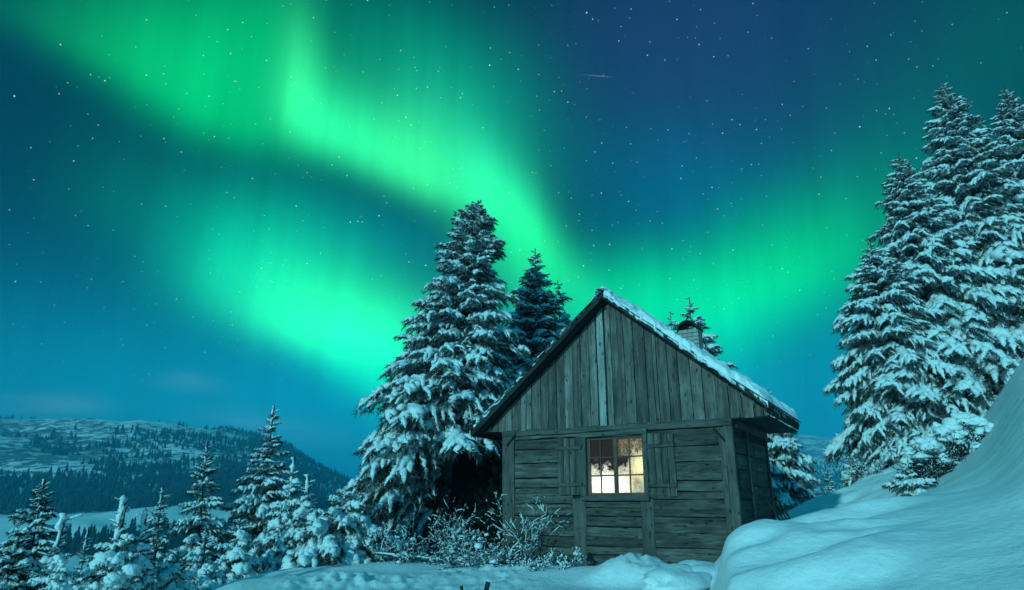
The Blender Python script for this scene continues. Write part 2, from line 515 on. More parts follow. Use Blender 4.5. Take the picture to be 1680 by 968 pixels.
# ------------------------------------------------------------------ the ground: one sheet from the camera to the far hills
T_AZ = np.array([-180, -110, -70, -45, -37, -30, -24.5, -21, -17, -12, -5, 0, 6, 12, 15.2, 17.6, 20.5, 24, 27.5, 31.3, 35.5, 39, 46, 70, 110, 180], float)
T_R = np.array([.5, 4, 6, 8, 10, 11, 12, 13.5, 15, 18, 22, 28, 40, 60, 100, 180, 300, 450, 650, 900, 1200, 1600, 2400, 4000], float)
_flat = [0, 0, 0, 0, 0, 0, 0, 0, 0, 0, 0, 0, 0, 0, 0, 0, 0, 0, 0, 10, 30, 50, 80, 80]
T_Z = np.array([
    _flat,
    [0, 0, 0, 0, -.2, -.3, -.5, -.8, -1, -1.5, -2, -3, -6, -10, -15, -20, -18, -8, 5, 35, 70, 90, 100, 60],
    [0, 0, -.1, -.4, -.8, -1, -1.3, -1.7, -2.1, -3, -4.2, -6, -10, -16, -23, -26, -22, -9, 18, 60, 105, 90, 60, 20],
    [0, 0, -.2, -.5, -1, -1.25, -1.5, -1.9, -2.4, -3.4, -4.8, -7, -11, -17, -24, -27, -22, -9, 18, 62, 106, 90, 60, 20],
    [0, 0, -.2, -.5, -1, -1.25, -1.5, -1.9, -2.4, -3.4, -4.8, -7, -11, -17, -24, -27, -23, -10, 14, 62, 110, 95, 60, 20],
    [0, 0, -.1, -.3, -.6, -.8, -1.0, -1.4, -1.8, -2.8, -4.2, -6.5, -11, -17, -24, -28, -24, -13, 14, 64, 117, 95, 60, 20],
    [0, 0, 0, 0, -.02, -.12, -.3, -.65, -1, -1.9, -3.2, -5.5, -10, -16, -24, -29, -25, -14, 14, 62, 112, 95, 60, 20],
    [0, 0, 0, 0, .02, .02, .0, -.12, -.5, -1.4, -2.6, -4.8, -9, -16, -24, -30, -26, -15, 12, 56, 100, 90, 60, 20],
    [0, 0, 0, 0, .02, .03, .02, -.02, -.2, -.8, -1.9, -4, -8, -15, -24, -31, -28, -20, 2, 34, 62, 55, 50, 20],
    [0, 0, 0, 0, .02, .04, .04, .02, -.05, -.4, -1.3, -3.2, -7, -14, -24, -32, -32, -26, -14, 8, 18, 30, 50, 40],
    [0, 0, 0, 0, .02, .05, .05, .04, .02, -.1, -.6, -2, -6, -13, -24, -34, -40, -40, -34, -20, 0, 30, 80, 60],
    [0, 0, 0, 0, .04, .08, .1, .08, .05, 0, -.3, -1.5, -5, -12, -24, -38, -50, -55, -50, -40, -10, 30, 100, 80],
    [0, 0, 0, 0, .06, .15, .12, .08, .08, .05, -.1, -1.2, -5, -12, -24, -40, -58, -66, -66, -56, -20, 40, 130, 100],
    [0, 0, 0, 0, .1, .12, .08, .08, .1, .15, .1, -.8, -4, -11, -24, -42, -64, -74, -76, -66, -20, 50, 160, 130],
    [0, 0, 0, 0.02, .06, .06, .08, .1, .15, .3, .2, -.6, -4, -11, -24, -42, -66, -78, -80, -66, -20, 60, 170, 140],
    [0, 0, .3, .76, .42, .3, .25, .25, .3, .45, .35, -.5, -4, -11, -24, -42, -66, -78, -80, -66, -20, 60, 174, 150],
    [0, 0, .42, .90, .72, .46, .34, .33, .38, .58, .55, -.4, -4, -11, -24, -42, -66, -78, -80, -64, -20, 65, 180, 150],
    [0, .05, .48, .93, .94, .8, .6, .52, .58, .9, 1.12, .4, -3, -10, -24, -42, -66, -78, -80, -60, -10, 70, 184, 150],
    [0, .1, .55, .96, 1.12, 1.05, .95, .85, .9, 1.3, 1.65, 1.5, -1, -8, -22, -40, -62, -74, -74, -50, 0, 75, 178, 150],
    [0, .15, .62, 1.04, 1.27, 1.29, 1.28, 1.25, 1.3, 1.75, 2.3, 2.6, 2, -4, -16, -34, -54, -62, -60, -40, 0, 70, 165, 140],
    [0, .2, .68, 1.14, 1.42, 1.54, 1.64, 1.82, 2.0, 2.45, 3.0, 3.78, 4.5, 3, -2, -12, -20, -20, -16, 0, 20, 70, 140, 120],
    [0, .25, .75, 1.3, 1.86, 2.12, 2.38, 2.74, 3.1, 3.75, 4.6, 5.8, 7.4, 9, 10, 8, 5, 5, 8, 20, 40, 70, 120, 100],
    [0, .3, .9, 1.6, 2.35, 2.72, 3.1, 3.65, 4.2, 5.3, 6.7, 8.8, 12.5, 18, 22, 26, 30, 36, 44, 60, 80, 100, 120, 100],
    [0, .4, 1.1, 1.9, 2.7, 3.2, 3.7, 4.5, 5.4, 7.2, 9.4, 12, 18, 26, 36, 46, 56, 66, 80, 95, 110, 120, 120, 100],
    [0, .1, .4, .8, 1.2, 1.4, 1.6, 2, 2.4, 3.2, 4.2, 5.5, 8, 12, 18, 24, 30, 36, 44, 60, 80, 90, 100, 80],
    _flat], float)


def pchip(x, Y, xi):
    """Monotone cubic interpolation of the columns of Y given at x."""
    h = np.diff(x)
    d = np.diff(Y, axis=0) / h[:, None]
    m = np.zeros_like(Y)
    w1 = (2 * h[1:] + h[:-1])[:, None]
    w2 = (h[1:] + 2 * h[:-1])[:, None]
    with np.errstate(divide='ignore', invalid='ignore'):
        hm = (w1 + w2) / (w1 / d[:-1] + w2 / d[1:])
    m[1:-1] = np.where(d[:-1] * d[1:] > 0, hm, 0)
    m[0], m[-1] = d[0], d[-1]
    k = np.clip(np.searchsorted(x, xi) - 1, 0, len(x) - 2)
    t = ((xi - x[k]) / h[k])[:, None]
    H = h[k][:, None]
    return ((1 + 2 * t) * (1 - t) ** 2 * Y[k] + t * (1 - t) ** 2 * H * m[k] + t * t * (3 - 2 * t) * Y[k + 1] + t * t * (t - 1) * H * m[k + 1])


def sstep(a, b, x):
    t = np.clip((x - a) / (b - a), 0, 1)
    return t * t * (3 - 2 * t)


_azf = np.arange(-180, 180.01, .1)
_lrf = np.linspace(math.log(.5), math.log(4000), 1400)
_tab = pchip(np.log(T_R), pchip(T_AZ, T_Z, _azf).T, _lrf)       # [r, az]


def ground(x, y, detail=True):
    x, y = np.asarray(x, float), np.asarray(y, float)
    r = np.maximum(np.hypot(x, y), .5)
    a = np.degrees(np.arctan2(x, y))
    fa = np.clip((a + 180) / .1, 0, len(_azf) - 1.001)
    fr = np.clip((np.log(r) - _lrf[0]) / (_lrf[1] - _lrf[0]), 0, len(_lrf) - 1.001)
    ia, ir = fa.astype(int), fr.astype(int)
    ta, tr = fa - ia, fr - ir
    z = (_tab[ir, ia] * (1 - ta) + _tab[ir, ia + 1] * ta) * (1 - tr) + (_tab[ir + 1, ia] * (1 - ta) + _tab[ir + 1, ia + 1] * ta) * tr
    # relief of the far hills
    fh = sstep(180, 500, r)
    z = z + fh * (9 * fbm(x / 170, y / 170, 3, 3) + 3.0 * fbm(x / 45, y / 45, 9, 3))
    fm = sstep(18, 60, r) * (1 - sstep(300, 500, r))
    z = z + fm * .8 * fbm(x / 14, y / 14, 1, 3)
    if detail:
        near = 1 - sstep(20, 40, r)
        # wind drifts
        z = z + near * .045 * fbm(x / 1.9, y / 1.1, 2, 3)
        bank = sstep(14.5, 19, a) * near
        z = z + bank * (.13 * fbm(x / .85 + .6 * y, y / .55, 4, 2) + .010 * fbm(x / .28 + .5 * y, y / .2, 14, 3)) * (1 - .92 * sstep(27, 33, a))
        # trampled strip
        tr_ = sstep(-21, -17, a) * (1 - sstep(-2, 5, a)) * sstep(8.0, 9.2, r) * (1 - sstep(11.8, 12.6, r))
        z = z + tr_ * (.05 * fbm(x / .3, y / .4, 8, 3) + .045 * fbm(x / .12, y / .16, 18, 3)) * np.clip(.7 + .8 * fbm(x / .9, y / .9, 28, 2), .15, 1.4)
        # snow shed from the roof, heaped along the foot of the front wall
        u = (x - 2.05) * .857 - (y - 10.3) * .515
        w = (x - 2.05) * .515 + (y - 10.3) * .857
        heap = np.exp(-((u / np.where(u < 0, .75, 1.5)) ** 4)) * np.exp(-((w / .62) ** 4)) * near
        z = z + heap * (.24 - .05 * np.clip(u, -1, 2) + .05 * fbm(x / .5, y / .5, 6, 2))
        z = z + heap * .05 * fbm(x / .14, y / .14, 5, 3) * sstep(-.9, -.5, u) * (1 - sstep(-.1, .5, u))
    return z


def build_ground():
    a = np.concatenate([np.arange(-180, -48, 3.0), np.arange(-48, 50, .145), np.arange(50, 180.01, 3.0)])
    r = np.concatenate([[.5, 1, 1.6, 2.4, 3.2, 4, 4.6, 5.2, 5.7], np.exp(np.arange(math.log(6.1), math.log(26), .0085)),
                        np.exp(np.arange(math.log(26), math.log(4000), .026)), [4000]])
    A, Rr = np.meshgrid(np.radians(a), r)
    X, Y = Rr * np.sin(A), Rr * np.cos(A)
    Z = ground(X, Y)
    nr, na = A.shape
    i = np.arange(nr - 1)[:, None] * na + np.arange(na - 1)[None]
    q = np.stack([i, i + na, i + na + 1, i + 1], -1).reshape(-1, 4)
    m = MB()
    m.add(np.stack([X, Y, Z], -1), q)
    k = m.n
    m.add([(0, 0, 0)], None, None)
    m.t.append(np.array([[j, j + 1, k] for j in range(na - 1)]))
    return tag(m.build('snowy_ground', M_GROUND, smooth=True), kind='structure')


build_ground()


# ------------------------------------------------------------------ the wooden hut
YAW = .543
hut = empty('wooden_hut', (-.13, 12.62, 0), -YAW)
tag(hut, 'weathered grey wooden hut with a steep snowy roof and one lit window', 'hut')
_board = [0.0]


def plank(m, p0, p1, wdir, ndir, w0, w1, th, jit=.006, seg=None):
    """A weathered board from p0 to p1 (centre line of its back), chamfered, its edges a little uneven."""
    p0, p1, wdir, ndir = (np.array(k, float) for k in (p0, p1, wdir, ndir))
    L = np.linalg.norm(p1 - p0)
    n = seg or max(2, int(L / .18))
    t = np.linspace(0, 1, n + 1)
    _board[0] += 1
    bid = _board[0]
    j1 = vnoise(t * L * 3.1, bid * 3.7) * jit + vnoise(t * L * 9, bid * 1.3) * jit * .5
    j2 = vnoise(t * L * 3.1, bid * 5.9) * jit + vnoise(t * L * 9, bid * 2.3) * jit * .5
    bow = vnoise(t * L * 1.1, bid * 9.1) * jit * .6
    hw = (w0 * (1 - t) + w1 * t) / 2
    c = min(.008, th * .3)
    prof = [(-1, 0, 0), (-1, th - c, 0), (-1, th, c), (1, th, -c), (1, th - c, 0), (1, 0, 0)]
    V, G = [], []
    for k in range(n + 1):
        base = p0 * (1 - t[k]) + p1 * t[k]
        for s, dn, dw in prof:
            off = s * hw[k] + dw + (j1[k] if s < 0 else j2[k])
            V.append(base + wdir * off + ndir * (dn + bow[k] if dn > 0 else dn))
            G.append((t[k] * L + bid * 3.3, off, bid))
    q = []
    for k in range(n):
        for e in range(5):
            a = k * 6 + e
            q.append((a, a + 1, a + 7, a + 6))
    e0 = n * 6
    q += [(0, 5, 4, 1), (1, 4, 3, 2), (e0, e0 + 1, e0 + 4, e0 + 5), (e0 + 1, e0 + 2, e0 + 3, e0 + 4)]
    m.add(V, q, None, G)


def box(m, lo, hi, along=0):
    lo, hi = np.array(lo, float), np.array(hi, float)
    V = np.array([[(lo, hi)[i][0], (lo, hi)[j][1], (lo, hi)[k][2]] for i in (0, 1) for j in (0, 1) for k in (0, 1)])
    q = [(0, 1, 3, 2), (4, 6, 7, 5), (0, 4, 5, 1), (2, 3, 7, 6), (0, 2, 6, 4), (1, 5, 7, 3)]
    _board[0] += 1
    oth = [i for i in range(3) if i != along]
    G = np.stack([V[:, along], V[:, oth[0]] + V[:, oth[1]], np.full(8, _board[0])], -1)
    m.add(V, q, None, G)


XD, YD, ZD = (1, 0, 0), (0, 1, 0), (0, 0, 1)
FR = (0, -1, 0)
RT = (1, 0, 0)
W_, D_ = 4.26, 2.72


def hplank(m, s0, s1, z0, z1, th, y=.0, dz=0):
    plank(m, (s0, y, (z0 + z1) / 2), (s1, y, (z0 + z1) / 2 + dz), ZD, FR, z1 - z0 - .012, z1 - z0 - .012, th, .009)


# wall planks between the posts
wp = MB()
for zs, s0, s1 in (((-.35, .05, .28, .43, .61, .93, 1.13, 1.31), .24, 1.44), ((1.31, 1.42, 1.59, 1.85, 2.10, 2.29, 2.36), .25, 1.66),
                   ((-.35, .0, .17, .33, .46, .62, .78, .94, 1.08, 1.19), 1.68, 2.68),
                   ((-.35, .0, .24, .48, .71, .95, 1.22), 2.88, 4.06), ((1.22, 1.34, 1.50, 1.80, 2.05, 2.33), 2.8, 4.07)):
    for a, b in zip(zs[:-1], zs[1:]):
        hplank(wp, s0, s1, a, b, .045 + random.uniform(0, .014), random.uniform(-.006, .006), random.uniform(-.015, .015))
rz = np.cumsum([-.35, .3, .27, .22, .26, .24, .28, .22, .25, .24, .27])
for a, b in zip(rz[:-1], rz[1:]):
    for t0, t1 in ((.14, .9), (1.0, 1.55), (1.55, D_ - .1)):
        y = random.uniform(-.01, .01)
        plank(wp, (W_ - .04, t0, (a + b) / 2 + y), (W_ - .04, t1, (a + b) / 2 + y), ZD, RT, b - a - .014, b - a - .014, .045 + random.uniform(0, .014), .008)
    plank(wp, (.04, D_, (a + b) / 2), (.04, .14, (a + b) / 2), ZD, (-1, 0, 0), b - a - .014, b - a - .014, .045, .008)
    plank(wp, (W_, D_ - .04, (a + b) / 2), (0, D_ - .04, (a + b) / 2), ZD, YD, b - a - .014, b - a - .014, .045, .008)
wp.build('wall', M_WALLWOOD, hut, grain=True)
core = MB()
box(core, (.05, .012, -.35), (1.70, .05, 2.40))
box(core, (2.76, .012, -.35), (W_ - .05, .05, 2.40))
box(core, (1.70, .012, -.35), (2.76, .05, 1.24))
box(core, (W_ - .05, .05, -.35), (W_ - .012, D_ - .05, 2.45), 1)
box(core, (.012, .05, -.35), (.05, D_ - .05, 2.45), 1)
core.build('wall_lining', M_DARKWOOD, hut, grain=True)


def post(s0, s1, z0, z1, proud, lean=0.0, name='post', m_=M_POSTWOOD):
    m = MB()
    plank(m, ((s0 + s1) / 2, .03, z0), ((s0 + s1) / 2 + lean, .03, z1), XD, FR, s1 - s0, s1 - s0, .03 + proud, .006)
    m.build(name, m_, hut, grain=True)


post(-.02, .24, -.35, 2.36, .075)
post(1.44, 1.69, -.35, 1.23, .066)
post(2.68, 2.90, -.35, 1.23, .066)
post(4.05, 4.15, -.35, 2.33, .062)
post(4.15, 4.285, -.35, 2.40, .085)
for t0, t1 in ((.0, .14), (.9, 1.0)):
    m = MB()
    plank(m, (W_ - .03, (t0 + t1) / 2, -.35), (W_ - .03, (t0 + t1) / 2, 2.46), YD, RT, t1 - t0, t1 - t0, .075 if t0 else .03, .005)
    m.build('post', M_POSTWOOD, hut, grain=True)
m = MB()
plank(m, (W_ - .03, D_ - .06, -.35), (W_ - .03, D_ - .06, 2.46), YD, RT, .12, .12, .08, .005)
m.build('post', M_POSTWOOD, hut, grain=True)
m = MB()
plank(m, (-.02, .03, 2.41), (2.9, .03, 2.425), ZD, FR, .11, .11, .125, .007)
plank(m, (2.9, .03, 2.405), (W_ + .03, .03, 2.405), ZD, FR, .13, .13, .145, .007)
m.build('beam', M_POSTWOOD, hut, grain=True)
m = MB()
plank(m, (W_ - .03, .14, 2.40), (W_ - .03, D_, 2.40), ZD, RT, .14, .14, .09, .006)
m.build('beam', M_POSTWOOD, hut, grain=True)
for (a, b) in (((.10, 2.20), (.30, 2.40)), ((3.92, 2.40), (4.16, 2.10))):
    m = MB()
    plank(m, (a[0], -.06, a[1]), (b[0], -.06, b[1]), (ZD if True else XD), FR, .045, .045, .05, .003)
    m.build('brace', M_DARKWOOD, hut, grain=True)

# gable of upright boards
APEX_S, APEX_Z, SLOPE = 2.30, 4.69, .83
gs = [-.42, -.27, -.1, .06, .22, .41, .53, .65, .85, 1.01, 1.18, 1.35, 1.53, 1.69, 1.87, 2.02, 2.20, 2.31, 2.55, 2.73, 2.94, 3.07, 3.14, 3.32, 3.50, 3.70, 3.89, 4.09, 4.28, 4.48, 4.65, 4.80, 4.92]
gb, pale = MB(), MB()
zl = lambda s: APEX_Z - SLOPE * abs(s - APEX_S)
for a, b in zip(gs[:-1], gs[1:]):
    tgt = pale if abs(a - 2.02) < .01 else gb
    w = b - a - .012
    cxs = (a + b) / 2
    zb = 2.455 + random.uniform(-.012, .012)
    th = .024 + random.uniform(0, .012)
    if tgt is pale:
        th = .05
        w = .13
    top0, top1 = zl(a + .004), zl(b - .004)
    _board[0] += 1
    bid = _board[0]
    n = max(2, int((max(top0, top1) - zb) / .2))
    V, G = [], []
    for k in range(n + 1):
        t = k / n
        for sx_, tp in ((-1, top0), (1, top1)):
            for dy in (0, 1):
                z = zb + (tp - zb) * t
                jx = vnoise(z * 4, bid * 3.1 + sx_) * .004
                V.append((cxs + sx_ * w / 2 + jx, -.078 - dy * th + vnoise(z * 1.5, bid * 7.7) * .004, z))
                G.append((z + bid * 2.7, sx_ * w / 2, bid))
    q = []
    for k in range(n):
        o = k * 4
        q += [(o + 1, o + 3, o + 7, o + 5), (o, o + 1, o + 5, o + 4), (o + 3, o + 2, o + 6, o + 7), (o + 2, o, o + 4, o + 6)]
    q += [(0, 2, 3, 1), (n * 4, n * 4 + 1, n * 4 + 3, n * 4 + 2)]
    tgt.add(V, q, None, G)
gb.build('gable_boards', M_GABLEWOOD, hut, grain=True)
pb = pale.build('gable_batten', M_PALEWOOD, hut, grain=True)
pb['label'] = 'pale peeled batten up the middle of the gable'
gl = MB()
V = [(-.40, -.075, 2.46), (4.88, -.075, 2.46), (APEX_S, -.075, APEX_Z), (-.40, -.05, 2.46), (4.88, -.05, 2.46), (APEX_S, -.05, APEX_Z)]
gl.add(V, [(0, 1, 4, 3), (1, 2, 5, 4), (2, 0, 3, 5)], [(0, 2, 1), (3, 4, 5)], [(v[2], v[0], 3) for v in V])
gl.build('gable_lining', M_DARKWOOD, hut, grain=True)

# roof: two slopes of boards under old sheets
roof = empty('roof')
roof.parent = hut
T0, T1 = -.40, 2.82
SL, SR = -.53, 4.91
top = lambda s: 4.84 - SLOPE * abs(s - 2.28)
rd = MB()
for s0, s1 in ((SL, 2.28), (SR, 2.28)):
    V, n = [], 1
    for s in (s0, s1):
        for t in (T0 + .03, T1):
            V += [(s, t, top(s) - .12), (s, t, top(s) - .04)]
    G = [(v[0] * 1.3, v[1], 7 + s0) for v in V]
    rd.add(V, [(0, 2, 3, 1), (4, 5, 7, 6), (0, 1, 5, 4), (2, 6, 7, 3), (1, 3, 7, 5), (0, 4, 6, 2)], None, G)
rd.build('roof_boards', M_DARKWOOD, roof, grain=True)
# rafters along the front verge and further in, seen from below
for s0, sgn in ((SL, 1), (SR, -1)):
    for t in (T0 + .02, -.02, .9, 1.8, 2.75)[(0 if sgn > 0 else 1):]:
        m = MB()
        a, b = np.array([s0 + sgn * .05, t, top(s0 + sgn * .05) - .16]), np.array([2.28 - sgn * .03, t, top(2.28) - .19])
        nrm = np.array([-sgn * SLOPE, 0, 1]) / math.hypot(1, SLOPE)
        plank(m, a, b, YD, -nrm * -1, .05, .05, .06, .003)
        m.build('rafter', M_DARKWOOD, roof, grain=True)
# lapped sheets
sh = MB()
for s0, sgn in ((SL - .03, 1), (SR + .03, -1)):
    L = abs(2.28 - s0)
    nsh = 5
    for k in range(nsh):
        sa, sb = s0 + sgn * L * k / nsh, s0 + sgn * (L * (k + 1) / nsh + (.07 if k < nsh - 1 else .0))
        lift = .012
        nt = 66
        ts = np.linspace(T0 - .02 - random.uniform(0, .02), T1 + .03, nt)
        wav = .011 * np.sin(np.arange(nt) * 2 * math.pi / 3)
        V = []
        for s, lf in ((sa, lift + .012), (sb, 0.0)):
            for j, t in enumerate(ts):
                V.append((s, t, top(s) - .025 + lf + wav[j]))
        for s, lf in ((sa, lift + .012), (sb, 0.0)):
            for j, t in enumerate(ts):
                V.append((s, t, top(s) - .032 + lf + wav[j]))
        i = np.arange(nt - 1)
        q = np.concatenate([np.stack([i, i + 1, i + nt + 1, i + nt], -1), np.stack([i + 2 * nt, i + 3 * nt, i + 3 * nt + 1, i + 1 + 2 * nt], -1),
                            np.stack([i, i + 2 * nt, i + 2 * nt + 1, i + 1], -1), [(0, nt, 3 * nt, 2 * nt)]])
        sh.add(V, q)
sh.build('roof_sheets', M_SHEET, roof)
# ridge board
m = MB()
plank(m, (2.28, T0 - .03, 4.84), (2.28, T1, 4.84), XD, ZD, .17, .17, .035, .004)
m.build('ridge_board', M_DARKWOOD, roof, grain=True)
# flat eave of narrow boards over the right wall
m = MB()
for k in range(4):
    s = 4.335 + .155 * k
    plank(m, (s, -.11, 2.458), (s, T1 - .05, 2.458), XD, (0, 0, -1), .153, .153, .02, .003)
m.build('eave_boards', M_DARKWOOD, roof, grain=True)
m = MB()
plank(m, (SR - .045, T0, top(SR) - .105), (SR - .045, T1, top(SR) - .105), ZD, RT, .13, .13, .03, .005)
m.build('fascia', M_DARKWOOD, roof, grain=True)
m = MB()
plank(m, (SL + .03, T0, top(SL) - .10), (SL + .03, T1, top(SL) - .10), ZD, (-1, 0, 0), .09, .09, .03, .005)
m.build('fascia', M_DARKWOOD, roof, grain=True)


def roof_snow(name, sgn, s_lo, thick, lump, name_label=None):
    """Snow lying on one slope, thick and lumpy, its rim rounded and ragged."""
    nu, nt = 150, 110
    u = np.linspace(0, 1, nu)
    v = np.linspace(0, 1, nt)
    U, Vv = np.meshgrid(u, v, indexing='ij')
    s_hi = 2.28 - sgn * .08
    rag = .06 * fbm(U * 13, Vv * 0 + 3.3 * sgn, 0, 4, .65) + .035 * fbm(U * 55, Vv * 0 + 1.3, 0, 2)
    t0 = T0 - .05 + rag + .04
    S = s_lo + (s_hi - s_lo) * U + sgn * .0
    S = S + (1 - U) * .05 * fbm(Vv * 12, 0 * Vv + sgn, 2, 2)
    T = t0 + (T1 - t0) * Vv
    edge = np.minimum(1, np.minimum(Vv / .022, (1 - Vv) / .03)) * np.minimum(1, np.minimum(U / .03, (1.02 - U) / .03 + .3))
    prof = np.sqrt(np.clip(1 - (1 - np.clip(edge, 0, 1)) ** 2, 0, 1))
    th = (thick + lump * fbm(S * 2.2, T * 2.2, sgn, 3) + lump * .6 * fbm(S * 8, T * 8, 4, 2)) * prof
    # bare sheet showing where wind has thinned the snow
    th = np.maximum(th, .006)
    Z = top(0) * 0 + 4.84 - SLOPE * np.abs(S - 2.28) - .01 + th
    Zb = 4.84 - SLOPE * np.abs(S - 2.28) - .03 - (.05 * (sgn < 0) + .03 * fbm(U * 40, Vv * 0, 7, 2)) * np.clip(1 - Vv / .03, 0, 1)
    m = MB()
    i = np.arange(nu - 1)[:, None] * nt + np.arange(nt - 1)[None]
    q = np.stack([i, i + 1, i + nt + 1, i + nt], -1).reshape(-1, 4)
    Ttop = T
    m.add(np.stack([S, Ttop, Z], -1), q if sgn < 0 else q[:, ::-1])
    m.add(np.stack([S, T, Zb], -1), q[:, ::-1] if sgn < 0 else q)
    N = nu * nt
    rim = np.concatenate([np.arange(nt), np.arange(2, nu) * 0 + 0][:1])
    loop = np.concatenate([np.arange(nu) * nt, (nu - 1) * nt + np.arange(1, nt), (np.arange(nu - 2, -1, -1)) * nt + nt - 1, np.arange(nt - 2, 0, -1)])
    l2 = np.roll(loop, -1)
    m.q.append(np.stack([loop, l2, l2 + N, loop + N], -1))
    return m.build(name, M_SNOW, roof, smooth=True)


roof_snow('snow_cover', -1, SR - .02, .105, .065)
roof_snow('snow_cover', 1, SL + .06, .04, .03)


def blob_snow(m, c, rx, ry, rz_, seed=0, n=10, lump=.25, flat=.35):
    """A rounded lump of snow, flattened underneath."""
    th = np.linspace(0, math.pi, n + 1)
    ph = np.linspace(0, 2 * math.pi, 2 * n, endpoint=False)
    TH, PH = np.meshgrid(th, ph, indexing='ij')
    x, y, z = np.sin(TH) * np.cos(PH), np.sin(TH) * np.sin(PH), np.cos(TH)
    k = 1 + lump * fbm(x * 1.7 + seed * 3.1, y * 1.7 + seed * 1.7, z * 1.7, 3)
    z = np.where(z < 0, z * flat, z)
    V = np.stack([c[0] + rx * x * k, c[1] + ry * y * k, c[2] + rz_ * z * k], -1)
    w = 2 * n
    q = []
    for i in range(n):
        for j in range(w):
            q.append((i * w + j, (i + 1) * w + j, (i + 1) * w + (j + 1) % w, i * w + (j + 1) % w))
    m.add(V, q)


m = MB()
for k in range(16):
    blob_snow(m, (2.22 + random.uniform(-.08, .16), T0 - .02 + (k ** 1.25) * .09, 4.845 + random.uniform(-.02, .02)), random.uniform(.05, .10), random.uniform(.07, .14), random.uniform(.03, .065), k, 7, .35)
m.build('ridge_snow', M_SNOW, roof, smooth=True)
# straw and icicles hanging from the lower right corner of the roof
m, ic = MB(), MB()
for k in range(150):
    f = random.random()
    if k % 3:
        p = np.array([SR + random.uniform(-.03, .05), T0 + f * 2.9, top(SR) - .05])
    else:
        s = SR - random.random() ** 2 * .9
        p = np.array([s, T0 - .02, top(s) - .05])
    d = np.array([random.uniform(-.1, .5), random.uniform(-.3, .3), -random.uniform(.3, 1)])
    d *= random.uniform(.05, .13) / np.linalg.norm(d)
    w = np.array([random.uniform(-1, 1), random.uniform(-1, 1), 0]) * .007
    m.add([p - w, p + w, p + d, p + d * .1 + np.cross(w, d) * 8], None, [(0, 1, 2), (1, 3, 2), (3, 0, 2)])
M_ICE, t_, b_ = mat('icicle_ice')
b_.inputs['Base Color'].default_value = (.55, .62, .65, 1)
b_.inputs['Roughness'].default_value = .25
for k in range(9):
    f = random.random()
    s = SR + .01
    t = T0 + random.random() * 1.8
    p = np.array([s, t, top(s) - .06])
    l = random.uniform(.04, .13)
    r_ = .007
    V = [p + (r_ * math.cos(a), r_ * math.sin(a), 0) for a in np.linspace(0, 2 * math.pi, 6)[:-1]] + [p - (0, 0, l)]
    ic = MB()
    ic.add(V, None, [(j, (j + 1) % 5, 5) for j in range(5)])
    ic.build('icicle', M_ICE, roof)
m.build('straw', M_TWIG, roof)['kind'] = 'stuff'

# chimney
ch = empty('chimney', (3.50, .85, 0))
ch.parent = hut
m, mo = MB(), MB()
zc = top(3.50) - .2
row = 0
while zc < 4.17:
    o = .0 if row % 2 else .085
    for side in range(4):
        L = .36 if side % 2 == 0 else .30
        x = -L / 2 - o
        while x < L / 2 - .01:
            x0, x1 = max(x, -L / 2), min(x + .17, L / 2)
            if x1 - x0 > .03:
                a, b = x0 + .005, x1 - .005
                j = random.uniform(0, .004)
                if side == 0: box(m, (a, -.15 - j, zc), (b, -.12, zc + .062))
                if side == 1: box(m, (.15, a, zc), (.18 + j, b, zc + .062), 1)
                if side == 2: box(m, (a, .12, zc), (b, .15 + j, zc + .062))
                if side == 3: box(m, (-.18 - j, a, zc), (-.15, b, zc + .062), 1)
            x += .17
    zc += .072
    row += 1
m.build('brickwork', M_BRICK, ch)
box(mo, (-.165, -.135, top(3.5) - .3), (.165, .135, zc - .015))
mo.build('mortar_core', M_MORTAR, ch)
m = MB()
n = 14
V = []
for rr in (.19, .165):
    for t in (-.20, .20):
        for k in range(n + 1):
            a = math.pi * k / n
            V.append((rr * math.cos(a), t, zc - .02 + rr * .95 * math.sin(a)))
w = n + 1
q = []
for k in range(n):
    q += [(k, k + 1, w + k + 1, w + k), (2 * w + k, 3 * w + k, 3 * w + k + 1, 2 * w + k + 1), (k, 2 * w + k, 2 * w + k + 1, k + 1), (w + k, w + k + 1, 3 * w + k + 1, 3 * w + k)]
q += [(0, w, 3 * w, 2 * w), (n, 2 * w + n, 3 * w + n, w + n)]
m.add(V, q)
m.build('cap', M_RUST, ch)

# window
win = empty('window')
win.parent = hut
m = MB()
plank(m, (1.655, .02, 1.225), (1.675, .02, 2.345), XD, FR, .10, .10, .10, .004)
plank(m, (2.80, .02, 1.225), (2.825, .02, 2.345), XD, FR, .07, .07, .10, .004)
plank(m, (1.63, .02, 2.31), (2.87, .02, 2.33), ZD, FR, .085, .085, .115, .004)
m.build('frame', M_POSTWOOD, win, grain=True)
m = MB()
plank(m, (1.62, .02, 1.235), (2.86, .02, 1.235), ZD, FR, .085, .085, .15, .005)
m.build('sill', M_POSTWOOD, win, grain=True)
m = MB()
for a, b in (((1.70, .03, 2.245), (2.79, .03, 2.25)), ((1.70, .03, 1.30), (2.79, .03, 1.30)), ((1.70, .03, 1.61), (2.79, .03, 1.62)), ((1.70, .03, 1.915), (2.79, .03, 1.925))):
    wd = .055 if a[2] in (2.245, 1.30) else .024
    plank(m, a, b, ZD, FR, wd, wd, .035 if wd > .03 else .028, .002)
for s, wd in ((1.745, .06), (2.245, .075), (2.765, .05), (1.965, .024), (2.50, .024)):
    plank(m, (s - .006, .034, 1.29), (s + .006, .034, 2.26), XD, FR, wd, wd, .037 if wd > .03 else .03, .002)
m.build('sash', M_SASHWOOD, win, grain=True)


